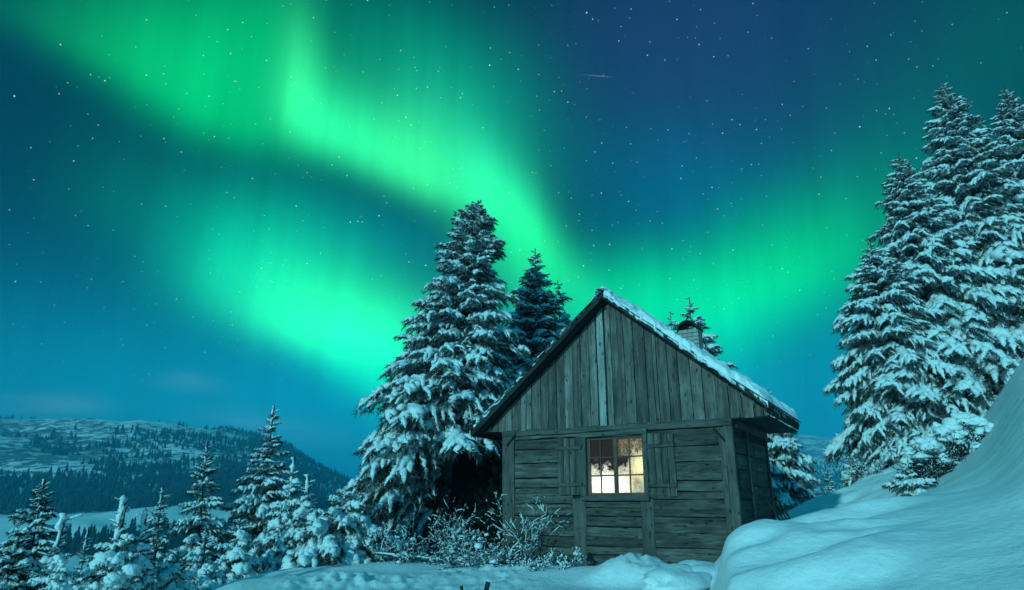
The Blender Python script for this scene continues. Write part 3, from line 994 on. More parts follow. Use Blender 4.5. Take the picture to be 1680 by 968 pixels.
def lit_glass():
    """Frosted panes with lamplight behind: bright where the frost is thick, brown where it has melted clear."""
    m, t, b = mat('lit_frosted_glass')
    tcn = nd(t, 'ShaderNodeTexCoord')
    P = tcn.outputs['Object']
    sp = nd(t, 'ShaderNodeSeparateXYZ', {0: P})
    x = nd(t, 'ShaderNodeMapRange', {'Value': sp.outputs[0], 'From Min': 1.72, 'From Max': 2.78}).outputs[0]
    z = nd(t, 'ShaderNodeMapRange', {'Value': sp.outputs[2], 'From Min': 1.30, 'From Max': 2.24}).outputs[0]
    n1 = nd(t, 'ShaderNodeTexNoise', {'Vector': P, 'Scale': 7.0, 'Detail': 6.0, 'Roughness': .65})
    n2 = nd(t, 'ShaderNodeTexNoise', {'Vector': P, 'Scale': 34.0, 'Detail': 5.0, 'Roughness': .75})
    nr = nd(t, 'ShaderNodeTexNoise', {'Vector': P, 'Scale': 4.5, 'Detail': 4.0})
    # frost line: it climbs towards the right
    a = nd(t, 'ShaderNodeMath', {0: n1.outputs[0], 1: .85, 2: -.42}, operation='MULTIPLY_ADD').outputs[0]
    a = nd(t, 'ShaderNodeMath', {0: n2.outputs[0], 1: .25, 2: a}, operation='MULTIPLY_ADD').outputs[0]
    xr = nd(t, 'ShaderNodeMapRange', {'Value': x, 'From Min': .66, 'From Max': .80, 'To Min': .0, 'To Max': .34}).outputs[0]
    a = nd(t, 'ShaderNodeMath', {0: a, 1: xr}, operation='ADD').outputs[0]
    hgt = nd(t, 'ShaderNodeMath', {0: a, 1: .36}, operation='ADD').outputs[0]
    d = nd(t, 'ShaderNodeMath', {0: hgt, 1: z}, operation='SUBTRACT').outputs[0]
    frost = nd(t, 'ShaderNodeMapRange', {'Value': d, 'From Min': -.02, 'From Max': .07}).outputs[0]
    thin = nd(t, 'ShaderNodeMath', {0: nd(t, 'ShaderNodeMapRange', {'Value': x, 'From Min': .50, 'From Max': .60}).outputs[0],
                                    1: nd(t, 'ShaderNodeMapRange', {'Value': z, 'From Min': .62, 'From Max': .70}).outputs[0]}, operation='MULTIPLY').outputs[0]
    lace = ramp(t, n2.outputs[0], [(.42, (.030, .020, .012)), (.66, (.30, .26, .15))])
    clear = nd(t, 'ShaderNodeMix', {'Factor': thin, 'A': (.012, .005, .004, 1), 'B': lace}, data_type='RGBA').outputs['Result']
    def lamp(cx_, cz_, sx_, sz_):
        a_ = nd(t, 'ShaderNodeMath', {0: nd(t, 'ShaderNodeMath', {0: x, 1: cx_}, operation='SUBTRACT').outputs[0], 1: 1 / sx_}, operation='MULTIPLY').outputs[0]
        b_ = nd(t, 'ShaderNodeMath', {0: nd(t, 'ShaderNodeMath', {0: z, 1: cz_}, operation='SUBTRACT').outputs[0], 1: 1 / sz_}, operation='MULTIPLY').outputs[0]
        q_ = nd(t, 'ShaderNodeMath', {0: nd(t, 'ShaderNodeMath', {0: a_, 1: a_}, operation='MULTIPLY').outputs[0], 1: nd(t, 'ShaderNodeMath', {0: b_, 1: b_}, operation='MULTIPLY').outputs[0]}, operation='ADD').outputs[0]
        return nd(t, 'ShaderNodeMath', {0: nd(t, 'ShaderNodeMath', {0: q_, 1: -1.0}, operation='MULTIPLY').outputs[0]}, operation='EXPONENT').outputs[0]
    base_ = ramp(t, nr.outputs[0], [(.38, (.14, .20, .17)), (.52, (.36, .40, .28)), (.64, (.12, .10, .06))])
    l1 = nd(t, 'ShaderNodeVectorMath', {0: (1.5, 1.48, 1.25), 1: lamp(.30, .12, .26, .30), 2: base_}, operation='MULTIPLY_ADD').outputs[0]
    l2 = nd(t, 'ShaderNodeVectorMath', {0: (.85, .70, .26), 1: lamp(.92, .50, .17, .22), 2: l1}, operation='MULTIPLY_ADD').outputs[0]
    l3 = nd(t, 'ShaderNodeVectorMath', {0: (.60, .60, .42), 1: lamp(.62, .12, .14, .22), 2: l2}, operation='MULTIPLY_ADD').outputs[0]
    dens = nd(t, 'ShaderNodeMapRange', {'Value': n2.outputs[0], 'From Min': .30, 'From Max': .56, 'To Min': .45, 'To Max': 1.1}).outputs[0]
    lit = nd(t, 'ShaderNodeVectorMath', {0: l3, 1: dens}, operation='MULTIPLY').outputs[0]
    out = nd(t, 'ShaderNodeMix', {'Factor': frost, 'A': clear, 'B': lit}, data_type='RGBA').outputs['Result']
    t.links.new(out, b.inputs['Emission Color'])
    b.inputs['Emission Strength'].default_value = 1.1
    b.inputs['Base Color'].default_value = (.008, .006, .005, 1)
    b.inputs['Roughness'].default_value = .5
    b.inputs['Specular IOR Level'].default_value = .12
    return m


m = MB()
box(m, (1.70, .036, 1.28), (2.80, .042, 2.26))
m.build('glass', lit_glass(), win)

# shutters, swung open against the wall
for s0, s1, z0, z1, bz in ((1.17, 1.64, 1.285, 2.285, (1.46, 2.09)), (2.875, 3.325, 1.265, 2.275, (1.43, 2.07))):
    sh_ = empty('shutter', ((s0 + s1) / 2, -.062, (z0 + z1) / 2))
    sh_.parent = hut
    m = MB()
    n = 4
    xs = np.linspace(s0, s1, n + 1) - (s0 + s1) / 2
    zc_ = (z0 + z1) / 2
    for k in range(n):
        w = xs[k + 1] - xs[k] - .006
        plank(m, ((xs[k] + xs[k + 1]) / 2, 0, z0 - zc_ + random.uniform(-.015, .015)), ((xs[k] + xs[k + 1]) / 2, 0, z1 - zc_ + random.uniform(-.02, .02)), XD, FR, w, w, .026 + random.uniform(0, .006), .004)
    m.build('shutter_boards', M_WALLWOOD, sh_, grain=True)
    for z in bz:
        m = MB()
        plank(m, (xs[0] - .015, -.03, z - zc_), (xs[-1] + .01, -.03, z - zc_ + .01), ZD, FR, .06, .06, .028, .003)
        m.build('batten', M_WALLWOOD, sh_, grain=True)


def hut_pt(s, t, z):
    c, s_ = math.cos(YAW), math.sin(YAW)
    return np.array([-.13 + c * s + s_ * t, 12.62 - s_ * s + c * t, z])


def tube(m, pts, radii, sides=6, cap=True, squash=None):
    """A tapering tube along a path."""
    pts = np.asarray(pts, float)
    n = len(pts)
    d = np.gradient(pts, axis=0)
    d /= np.linalg.norm(d, axis=1)[:, None] + 1e-9
    up = np.where(np.abs(d[:, 2:3]) > .9, [[1., 0, 0]], [[0, 0, 1.]])
    a = np.cross(d, up)
    a /= np.linalg.norm(a, axis=1)[:, None] + 1e-9
    b = np.cross(a, d)
    ph = np.linspace(0, 2 * math.pi, sides, endpoint=False)
    rad = np.asarray(radii, float)
    if rad.ndim == 1:
        rad = np.repeat(rad[:, None], sides, 1)
    sq = 1.0 if squash is None else squash
    V = pts[:, None] + rad[..., None] * (np.cos(ph)[None, :, None] * a[:, None] + sq * np.sin(ph)[None, :, None] * b[:, None])
    i = np.arange(n - 1)[:, None] * sides + np.arange(sides)[None]
    j = np.arange(n - 1)[:, None] * sides + (np.arange(sides)[None] + 1) % sides
    q = np.stack([i, j, j + sides, i + sides], -1).reshape(-1, 4)
    base = m.n
    m.add(V.reshape(-1, 3), q)
    if cap and sides == 4:
        m.q.append(np.array([[3, 2, 1, 0], [(n - 1) * 4 + k for k in range(4)]]) + base)
    elif cap:
        tr = [(0, k + 1, k) for k in range(1, sides - 1)]
        e = (n - 1) * sides
        tr += [(e, e + k, e + k + 1) for k in range(1, sides - 1)]
        m.t.append(np.array(tr) + base)


# iron harrow frame leaning on the side wall
hr = empty('iron_grid_frame', tuple(hut_pt(4.75, 2.2, .45)), -YAW)
tag(hr, 'dark iron grid frame leaning against the side wall of the hut', 'iron frame')
A = [(-.38, -.62, .78), (-.38, .42, .78)]
B = [(.18, -.62, -.25), (.18, .42, -.25)]
for a, b in zip(A, B):
    m = MB(); tube(m, [a, b], [.021, .021], 6); m.build('rail', M_RUST, hr)
for f in (.12, .34, .56, .78, .95):
    m = MB()
    tube(m, [np.array(A[0]) * (1 - f) + np.array(B[0]) * f, np.array(A[1]) * (1 - f) + np.array(B[1]) * f], [.013, .013], 5)
    m.build('rung', M_RUST, hr)
for g in (.33, .66):
    m = MB()
    tube(m, [np.array(A[0]) * (1 - g) + np.array(A[1]) * g, np.array(B[0]) * (1 - g) + np.array(B[1]) * g], [.012, .012], 5)
    m.build('bar', M_RUST, hr)


# ------------------------------------------------------------------ snowy spruces
def branch_proto(seed, pairs, snow_w, snow_th, n_needle, nl, nw, snow_from=.16, droop=.34, fan=.36, tail=.28, cover=.85, hoar=3):
    """One bough, one metre long along +X: side twigs, needles hanging below, broken lumps of snow lying on top."""
    g = np.random.default_rng(seed)
    sn, ne = MB(), MB()
    sway = g.normal() * .06
    axis = lambda t: np.stack([t, sway * np.sin(t * 4), .10 * t - droop * t ** 2 + .10 * t ** 4], -1)
    twigs = [(0.0, None)]
    T = np.linspace(.14, .95, pairs)
    for k, t in enumerate(T):
        for sd in (-1, 1):
            if g.random() < .93:
                twigs.append((float(np.clip(t + g.uniform(-.05, .05), .08, .98)), sd))
    ragged = []

    def lumps(P, u, w, u0, u1, th):
        n = max(5, int(6 + 16 * (u1 - u0) * np.linalg.norm(P[-1] - P[0])))
        uu = np.linspace(u0, u1, n)
        C = np.stack([np.interp(uu, u, P[:, k]) for k in range(3)], -1)
        sides = 8
        env = np.sqrt(np.clip(np.sin(np.linspace(.12, math.pi - .15, n)), 0, 1))
        base_ = np.convolve(np.pad(g.normal(size=n), 1, mode='edge'), [.3, .5, .3], 'valid')
        rad = np.interp(uu, u, w) * env * np.clip(1 + .32 * base_, .5, 1.35)
        rad = rad[:, None] * np.clip(1 + .20 * g.normal(size=(n, sides)), .5, 1.6)
        rad[0] *= .4
        rad[-1] *= .4
        C[:, 2] += th * .55 * env + np.abs(g.normal(size=n)) * th * .3
        C[:, 1] += g.normal(size=n) * rad.mean(1) * .25
        tube(sn, C, rad, sides, True, th / snow_w)
        for c, r_ in zip(C, rad.mean(1)):
            for q in range(hoar):
                d = g.normal(size=3) + np.array([.5, 0, -.3])
                d = d / np.linalg.norm(d)
                o = c + d * r_ * .7
                pw = np.cross(d, g.normal(size=3))
                pw = pw / np.linalg.norm(pw) * nw * .8
                ragged.append((o - pw, o + pw, o + d * nl * g.uniform(.25, .6)))

    for t0, sd in twigs:
        n = 7
        u = np.linspace(0, 1, n)
        if sd is None:
            P = axis(u)
            L = 1.0
            wprof = snow_w * np.interp(u, [0, snow_from, .5, .85, 1], [.7, 1.3, 1.9, 1.6, .7])
        else:
            L = fan * (1 - t0) ** .5 * g.uniform(.65, 1.2) + .07
            p0 = axis(np.array([t0]))[0]
            ang = g.uniform(.55, 1.05)
            d = np.array([math.cos(ang), sd * math.sin(ang), -.12 - .22 * t0 + .10 * g.normal()])
            P = p0 + u[:, None] * L * d + np.stack([0 * u, 0 * u, -tail * L * u ** 2 * g.uniform(.5, 1.7)], -1)
            wprof = snow_w * g.uniform(.65, 1.15) * np.interp(u, [0, .25, .7, 1], [1.25, 1.1, .85, .45])
        cnt = int(n_needle * (1.7 if sd is None else L / .30))
        uu = g.random(cnt) ** .8
        bp = np.stack([np.interp(uu, u, P[:, k]) for k in range(3)], -1)
        tg = P[-1] - P[0]
        tg = tg / np.linalg.norm(tg)
        rd_ = g.normal(size=(cnt, 3)) * np.array([.6, .6, .5]) + np.array([0, 0, -.5])
        dd = rd_ + tg * .8
        dd /= np.linalg.norm(dd, axis=1)[:, None]
        ln = nl * g.uniform(.5, 1.4, cnt)
        pw = np.cross(dd, g.normal(size=(cnt, 3)))
        pw /= np.linalg.norm(pw, axis=1)[:, None]
        w = nw * g.uniform(.6, 1.3, cnt)
        V = np.stack([bp - pw * w[:, None], bp + pw * w[:, None], bp + dd * ln[:, None]], 1).reshape(-1, 3)
        ne.add(V, None, np.arange(cnt * 3).reshape(-1, 3))
        if sd is None:
            a = snow_from
            while a < .9:
                b = min(.99, a + g.uniform(.22, .5))
                if g.random() < cover + .08:
                    lumps(P, u, wprof, a, b, snow_th * 1.2)
                a = b - .03 + (g.uniform(0, .1) if g.random() < .4 else 0)
        elif g.random() < cover * (1 if t0 > snow_from else .5):
            lumps(P, u, wprof, g.uniform(0, .15), g.uniform(.7, 1.0), snow_th * g.uniform(.7, 1.1))
    if ragged:
        V = np.array(ragged).reshape(-1, 3)
        sn.add(V, None, np.arange(len(V)).reshape(-1, 3))
    pk = lambda m: (np.concatenate(m.v) if m.v else np.zeros((0, 3)), np.concatenate(m.q) if m.q else np.zeros((0, 4), int), np.concatenate(m.t) if m.t else np.zeros((0, 3), int))
    return pk(sn), pk(ne)


PROTO = {
    'long': [branch_proto(100 + k, 9, .041, .029, 70, .075, .0065, droop=.44, tail=.42, cover=.9) for k in range(9)],
    'mid': [branch_proto(200 + k, 6, .058, .044, 75, .10, .010, fan=.38, droop=.40, tail=.40, cover=.9) for k in range(8)],
    'frost': [branch_proto(600 + k, 6, .056, .044, 75, .12, .010, fan=.40, cover=.95, droop=.26, hoar=6) for k in range(6)],
    'short': [branch_proto(300 + k, 3, .065, .05, 70, .18, .016, .1, .26, .45) for k in range(6)],
    'heavy': [branch_proto(400 + k, 5, .080, .066, 70, .12, .011, .05, .36, .42, .45, .92) for k in range(7)],
    'bare': [branch_proto(500 + k, 7, .018, .014, 90, .10, .009, .55, .5, .4, .5, .12) for k in range(5)],
}


def place(proto, M4, offs):
    v, q, t = proto
    return v @ M4.T + offs, q, t


def spruce(name, H, prof, base, kinds, gap=.28, per=8, seed=0, lean=(0, 0), needles=None, tilt=(.5, -.35), trunk_r=None,
           snow_lo=0.0, jag=.22, leader=.3, side=None, plaster=0.0, pillows=0, fat=.022):
    """kinds(h01, L) -> set of boughs to use. prof(h01) -> crown radius in metres at that share of the height."""
    g = np.random.default_rng(seed)
    root = empty(name)
    needles = needles or M_NEEDLE
    tr, sn, ne = MB(), MB(), MB()
    tr_r = trunk_r or H * .014 + .02
    hh = np.linspace(0, 1, 14)
    ax = lambda h: np.array([lean[0] * (h / H) , lean[1] * (h / H), 0.0])
    tube(tr, [ax(h * H) + np.array([.02 * math.sin(h * 9 + seed), .02 * math.cos(h * 7), h * H - .4 * (h == 0)]) for h in hh], tr_r * (1 - hh) ** 1.1 * (1 - .45 * hh) + .005, 9)
    h = base
    while h < H * .985:
        f = h / H
        Rr = prof(f)
        k = max(4, int(per * (.55 + .45 * min(1, Rr / 1.0))))
        ph0 = g.uniform(0, 2 * math.pi)
        for j in range(k):
            ph = ph0 + 2 * math.pi * j / k + g.normal() * .16
            L = Rr * (1 + jag * g.normal() * .8)
            if side is not None:
                L *= side(f, ph)
            L = min(max(L, .07), Rr * 1.28)
            if L < .09:
                continue
            pit = tilt[0] * f + tilt[1] * (1 - f) + g.normal() * .10
            fam = PROTO[kinds(f, L)]
            psn, pne = fam[g.integers(len(fam))]
            cp, sp_ = math.cos(pit), math.sin(pit)
            c, s = math.cos(ph), math.sin(ph)
            rl = g.normal() * .22
            Rz = np.array([[c, -s, 0], [s, c, 0], [0, 0, 1]])
            Ry = np.array([[cp, 0, -sp_], [0, 1, 0], [sp_, 0, cp]])
            Rx = np.array([[1, 0, 0], [0, math.cos(rl), -math.sin(rl)], [0, math.sin(rl), math.cos(rl)]])
            M3 = Rz @ Ry @ Rx * L @ np.diag([1, 1 * (1 if g.random() < .5 else -1), 1])
            off = ax(h) + np.array([0, 0, h + g.uniform(-.5, .5) * gap])
            if f > snow_lo or g.random() < .15:
                v, q, t = place(psn, M3, off)
                sn.add(v, q, t)
            v, q, t = place(pne, M3, off)
            ne.add(v, q, t)
        h += gap * (.55 + .45 * min(1, Rr / 1.2)) * g.uniform(.85, 1.15)
    # leader
    n = 60 if leader else 0
    if n:
        zz = H - leader + leader * g.random(n) * 1.05
        a = g.uniform(0, 6.283, n)
        d = np.stack([np.cos(a), np.sin(a), np.full(n, .9)], -1)
        bp = np.stack([np.full(n, lean[0]), np.full(n, lean[1]), zz], -1)
        pw = np.cross(d, [0, 0, 1.0]) * .006
        ne.add(np.stack([bp - pw, bp + pw, bp + d * .05], 1).reshape(-1, 3), None, np.arange(n * 3).reshape(-1, 3))
    if plaster:
        up_ = lambda z: ax(z) + np.array([0, 0, z])
        zz = np.linspace(H * (1 - plaster), H * 1.0, 16)
        rr = fat * (.5 + .7 * g.random((16, 7))) * np.clip(1 + .45 * g.normal(size=(16, 1)), .35, 2)
        rr[0] *= .3
        rr[-2] *= 1.1
        tube(sn, [up_(z) + np.array([-.018, -.022, 0]) + np.array([g.normal(), g.normal(), 0]) * .008 for z in zz], rr, 7)
        for q in range(8):
            z = g.uniform(H * (1 - plaster), H * .97)
            a, l = g.uniform(0, 6.283), g.uniform(.08, .22)
            pts = np.array([up_(z), up_(z) + np.array([math.cos(a) * l, math.sin(a) * l, l * .35])])
            tube(tr, pts, [.008, .004], 5)
            tube(sn, np.array([pts[0] * f + pts[1] * (1 - f) for f in (.85, .6, .35, .1, -.03)]) + np.array([0, 0, .014]), np.array([.4, 1, 1.1, .8, .4]) * fat * g.uniform(.35, .65), 7, True, .8)
    for q in range(pillows):
        h = H * g.uniform(.12, .8)
        a = g.uniform(-2.9, .3)
        rr_ = prof(h / H) * g.uniform(.35, .85)
        b_ = g.uniform(.06, .13) * (1 if h < H * .6 else .7)
        c_ = ax(h) + np.array([math.cos(a) * rr_, math.sin(a) * rr_, h + .05 - .25 * rr_])
        blob_snow(sn, c_, b_ * g.uniform(.9, 1.3), b_ * g.uniform(.8, 1.2), b_ * g.uniform(.7, 1.0), int(g.integers(999)), 8, .5, .7)
        for w_ in range(4):
            a2 = a + g.normal() * 1.1
            k_ = b_ * g.uniform(.4, .75)
            blob_snow(sn, c_ + np.array([math.cos(a2) * b_ * .9, math.sin(a2) * b_ * .9, -b_ * g.uniform(.1, .7)]), k_, k_ * g.uniform(.7, 1.2), k_ * g.uniform(.7, 1.1), int(g.integers(999)), 6, .45, .8)
    tr.build('trunk', M_BARK, root, smooth=True)
    ne.build('crown', needles, root)
    if sn.n:
        sn.build('snow_clumps', M_TREE_SNOW, root, smooth=True)
    return root


def stand(root, px, Y, z=None, rz=0, sc=1.0, x=None):
    X = (at(px, 800, Y)[0]) if x is None else x
    zz = float(ground(X, Y, False)) if z is None else z
    root.location = (X, Y, zz)
    root.rotation_euler = (0, 0, rz)
    root.scale = (sc, sc, sc)
    return root


def top_height(px, py, Y, zbase):
    return at(px, py, Y)[2] - zbase


# --- the great spruce beside the hut
zb = float(ground(*at(722, 890, 16.5)[:2], False))
H1 = top_height(785, 330, 16.5, zb)
x0, x1 = at(722, 890, 16.5)[0], at(787, 332, 16.5)[0]
pf = lambda f: float(np.interp(f, [0, .2, .30, .45, .6, .72, .83, .90, .95, .98, 1], [1.9, 2.0, 1.95, 1.6, 1.22, .95, .74, .57, .36, .16, .04]))
t1 = spruce('spruce_tree', H1, pf, H1 * .09, lambda f, L: 'frost' if f > .80 else ('long' if L > .9 else 'mid'), .235, 12, 11, (x1 - x0, 0), tilt=(.55, -.25), trunk_r=.17,
            snow_lo=.24, leader=.12,
            side=lambda f, ph: (1 + .16 * (1 - f) * (-math.cos(ph))) if f > (.31 if math.cos(ph) > -.3 else .27) else (1.0 if math.cos(ph) < -.62 and math.sin(ph) > -.9 else .03))
stand(t1, 722, 16.5)
tag(t1, 'tall broad snow laden spruce standing left of the hut', 'tree')
# --- two darker ones behind it
zb = float(ground(*at(865, 850, 19.5)[:2], False))
H2 = top_height(872, 408, 19.5, zb)
pf2 = lambda f: float(np.interp(f, [0, .3, .6, .8, .92, 1], [2.2, 1.9, 1.1, .62, .28, .05]))
t2 = spruce('spruce_tree', H2, pf2, .5, lambda f, L: 'bare' if (f < .45) else ('long' if L > .9 else 'mid'), .25, 13, 12, (.2, 0), needles=M_NEEDLE_DARK, tilt=(.6, -.3), snow_lo=.42)  # lower crown snowless and dark, standing in for shade in the hollow
stand(t2, 871, 19.5)
tag(t2, 'dark narrow spruce rising between the great snowy spruce and the roof', 'tree')
zb = float(ground(*at(905, 850, 21)[:2], False))
H3 = top_height(909, 463, 21, zb)
pf3 = lambda f: float(np.interp(f, [0, .4, .7, .9, .97, 1], [1.6, 1.2, .85, .42, .2, .1]))
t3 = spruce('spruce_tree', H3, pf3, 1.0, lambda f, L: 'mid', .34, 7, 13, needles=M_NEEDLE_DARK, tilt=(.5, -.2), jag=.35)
stand(t3, 923, 21)
tag(t3, 'thin spruce top just over the left roof slope of the hut', 'tree')
H3b = 4.6  # dark spruce added to keep the shaded hollow beside the trunk black
t3b = spruce('spruce_tree', H3b, lambda f: 1.7 * (1 - f) ** .6 + .1, .1, lambda f, L: 'bare', .22, 13, 17, needles=M_NEEDLE_DARK, tilt=(.3, -.2), snow_lo=2)
stand(t3b, 790, 17.8)
tag(t3b, 'snowless dark spruce added to blacken the shaded hollow between the great trunk and the hut', 'tree')
# --- two tops behind the chimney
def rooted(px, py, Y):
    """Foot of an upright tree whose tip is seen at px, py."""
    p = at(px, py, Y)
    return p[0], float(ground(p[0], Y, False)), p[2]


X4, z4, tip = rooted(1131, 488, 24)
H4 = tip - z4
pf4 = lambda f: float(np.interp(f, [0, .4, .7, .88, 1], [1.7, 1.5, 1.0, .5, .05]))
t4 = spruce('spruce_tree', H4, pf4, 2.0, lambda f, L: 'mid', .34, 8, 14, tilt=(.45, -.2), jag=.35)
stand(t4, 0, 24, z4, x=X4)
tag(t4, 'frosty spruce top directly behind the brick chimney', 'tree')
t5 = copy_tree(t4)
X5, z5, tip = rooted(1100, 513, 25)
stand(t5, 0, 25, z5, rz=1.9, sc=(tip - z5) / H4, x=X5)
tag(t5, 'smaller frosty spruce top left of the one behind the chimney', 'tree')

# --- the tall group on the right-hand slope
BIGK = lambda f, L: 'frost' if f > .88 else ('long' if L > 1.0 else 'mid')
X, zr, tip = rooted(1545, 133, 25)
HR = tip - zr
pr = lambda f: float(np.interp(f, [0, .1, .3, .5, .7, .85, .94, 1], [3.4, 3.3, 2.7, 1.95, 1.25, .72, .38, .06]))
r1 = spruce('spruce_tree', HR, pr, .5, BIGK, .33, 12, 21, tilt=(.45, -.3), trunk_r=.26, jag=.28)
stand(r1, 0, 25, zr, rz=.4, x=X)
tag(r1, 'tallest snow covered spruce of the group on the right slope', 'tree')
X, zr2, tip = rooted(1474, 252, 23)
HR2 = tip - zr2
pr2 = lambda f: float(np.interp(f, [0, .1, .35, .6, .8, .92, 1], [3.5, 3.4, 2.6, 1.6, .88, .42, .06]))
r2 = spruce('spruce_tree', HR2, pr2, .2, BIGK, .30, 13, 22, tilt=(.4, -.45), trunk_r=.22, jag=.28)
stand(r2, 0, 23, zr2, x=X)
tag(r2, 'lower spruce at the left edge of the tall group on the right slope', 'tree')
r3 = copy_tree(r1)
X, zr3, tip = rooted(1647, 143, 26)
stand(r3, 0, 26, zr3, rz=2.6, sc=(tip - zr3) / HR, x=X)
tag(r3, 'spruce at the right picture edge with its pointed top in view', 'tree')
r4 = copy_tree(r2)
X, zr4, tip = rooted(1745, 150, 24)
stand(r4, 0, 24, zr4, rz=3.9, sc=(tip - zr4) / HR2, x=X)
tag(r4, 'spruce cut off by the right edge, only its left boughs in view', 'tree')
r5 = copy_tree(t2)
X, zr5, tip = rooted(1610, 330, 29)
stand(r5, 0, 29, zr5, rz=1.0, sc=(tip - zr5) / H2, x=X)
tag(r5, 'dark spruce filling the gap behind the right group', 'tree')
# a lower one whose boughs sweep down to the snow at the left foot of the group
X, zr6, tip = rooted(1428, 400, 22)
zr6 += .1
H7 = tip - zr6
r6 = spruce('spruce_tree', H7, lambda f: float(np.interp(f, [0, .1, .3, .6, .85, 1], [1.1, 1.5, 1.9, 1.5, .7, .1])), .2, lambda f, L: 'long' if L > 1 else 'mid', .28, 10, 23, tilt=(.4, -.4), jag=.26)
stand(r6, 0, 22, zr6, x=X)
tag(r6, 'short spruce whose boughs sweep to the snow at the left foot of the right group', 'tree')

# --- spruce behind the hut on the right
X6 = at(1272, 760, 22)[0]
z6 = float(ground(X6, 22, False))
H6 = at(1264, 640, 22)[2] - z6
pf6 = lambda f: float(np.interp(f, [0, .15, .5, .8, 1], [1.25, 1.25, .95, .5, .05]))
t6 = spruce('spruce_tree', H6, pf6, .3, lambda f, L: 'mid', .26, 9, 16, tilt=(.4, -.3), needles=M_NEEDLE)
stand(t6, 0, 22, z6, x=X6)
tag(t6, 'snowy spruce half hidden behind the right wall of the hut', 'tree')

# --- young spruces along the edge of the yard
yk = lambda f, L: 'short' if L < .3 else 'mid'
hk = lambda f, L: 'heavy' if L > .22 else 'short'


def cone(Rb, p=.9, tip=.04):
    return lambda f: Rb * max(0.0, 1 - f) ** p + tip * (f < .97)


Y_LIST = [  # px of top, py of top, px of base, distance, radius, kind of bough, per whorl, gap, needles, label
    (74, 786, 70, 13.0, 1.15, yk, 9, .22, M_NEEDLE_DARK, 'dark spruce at the left edge with little snow on it', .8),
    (107, 842, 104, 9.2, .52, hk, 5, .20, M_NEEDLE, 'snow plastered sapling with a thick white leader near the left edge', 1.1),
    (146, 866, 146, 19.0, .60, yk, 6, .24, M_NEEDLE_DARK, 'slender far sapling seen past the white leader near the left edge', 1.0),
    (206, 812, 203, 9.5, .75, hk, 6, .22, M_NEEDLE, 'ragged sapling with big pillows of snow and a knobbly bare tip', 1.3),
    (241, 838, 238, 9.8, .50, hk, 5, .18, M_NEEDLE, 'short sapling under heaped snow right of the ragged one', 1.2),
    (268, 800, 268, 16.5, .75, yk, 8, .20, M_NEEDLE, 'small bushy spruce standing behind the snow heaped saplings', .9),
    (341, 726, 334, 15.5, 1.02, yk, 9, .24, M_NEEDLE, 'shapely young spruce with layered boughs against the far hill', .95),
    (450, 666, 428, 16.5, 1.25, yk, 9, .25, M_NEEDLE, 'tallest of the young spruces, its thin tip above the hill crest', 1.0),
    (483, 750, 476, 14.6, .85, hk, 8, .22, M_NEEDLE, 'snow wrapped young spruce with a long bare spike, right of the tallest young one', 1.35),
    (506, 778, 506, 14.2, .78, hk, 8, .20, M_NEEDLE, 'shorter snow wrapped spruce with two spikes, left of the snow mound tree', 1.3),
    (568, 806, 562, 14.0, 1.05, hk, 9, .20, M_NEEDLE, 'low wide spruce buried under thick snow at the yard edge', .8),
    (338, 880, 338, 11.6, .52, hk, 7, .18, M_NEEDLE, 'small snow laden sapling in front of the shapely young spruce', 1.0),
    (652, 872, 652, 14.6, .55, hk, 7, .18, M_NEEDLE, 'knee high snowy spruce at the foot of the great spruce', .8),
    (292, 905, 292, 10.4, .60, hk, 7, .18, M_NEEDLE, 'lowest snow bowed sapling at the bottom edge of the picture', .8),
    (32, 880, 30, 10.5, .70, yk, 8, .20, M_NEEDLE_DARK, 'dusky bough heap of a small spruce in the bottom left corner', .8),
    (175, 905, 175, 10.8, .70, hk, 8, .18, M_NEEDLE, 'squat snow covered spruce under the ragged sapling', .7),
    (395, 850, 392, 13.2, .60, hk, 7, .18, M_NEEDLE, 'small white spruce below the tallest young spruce', .9),
]
for i, (px, py, bx, Y, Rb, kd, per, gap, nm, lab, pw) in enumerate(Y_LIST):
    X = at(bx, 850, Y)[0]
    zb = float(ground(X, Y, False)) - .05
    H = top_height(px, py, Y, zb)
    xt = at(px, py, Y)[0]
    o = spruce('young_spruce', H, cone(Rb, pw), .05, kd, gap, per, 60 + i, (xt - X, 0), needles=nm, tilt=(.55, -.35), trunk_r=.02 + H * .012, jag=.26, leader=.25, plaster=(.40 if pw > 1.05 else .2) if kd is hk else .12,
               pillows=(11 if Y < 11 else 7) if kd is hk else 0, fat=.034 if pw > 1.05 and kd is hk else .018)
    o.location = (X, Y, zb)
    tag(o, lab, 'tree', 'young spruces along the edge of the yard')

# thin little tree far behind on the right
o = spruce('young_spruce', 2.9, cone(.75, .9), .1, yk, .25, 7, 99, needles=M_NEEDLE, leader=.3)
xo = at(1360, 790, 34)[0]
o.location = (xo, 34, at(1360, 768, 34)[2] - 2.9)
tag(o, 'thin little spruce in the gap between the hut and the right group', 'tree')


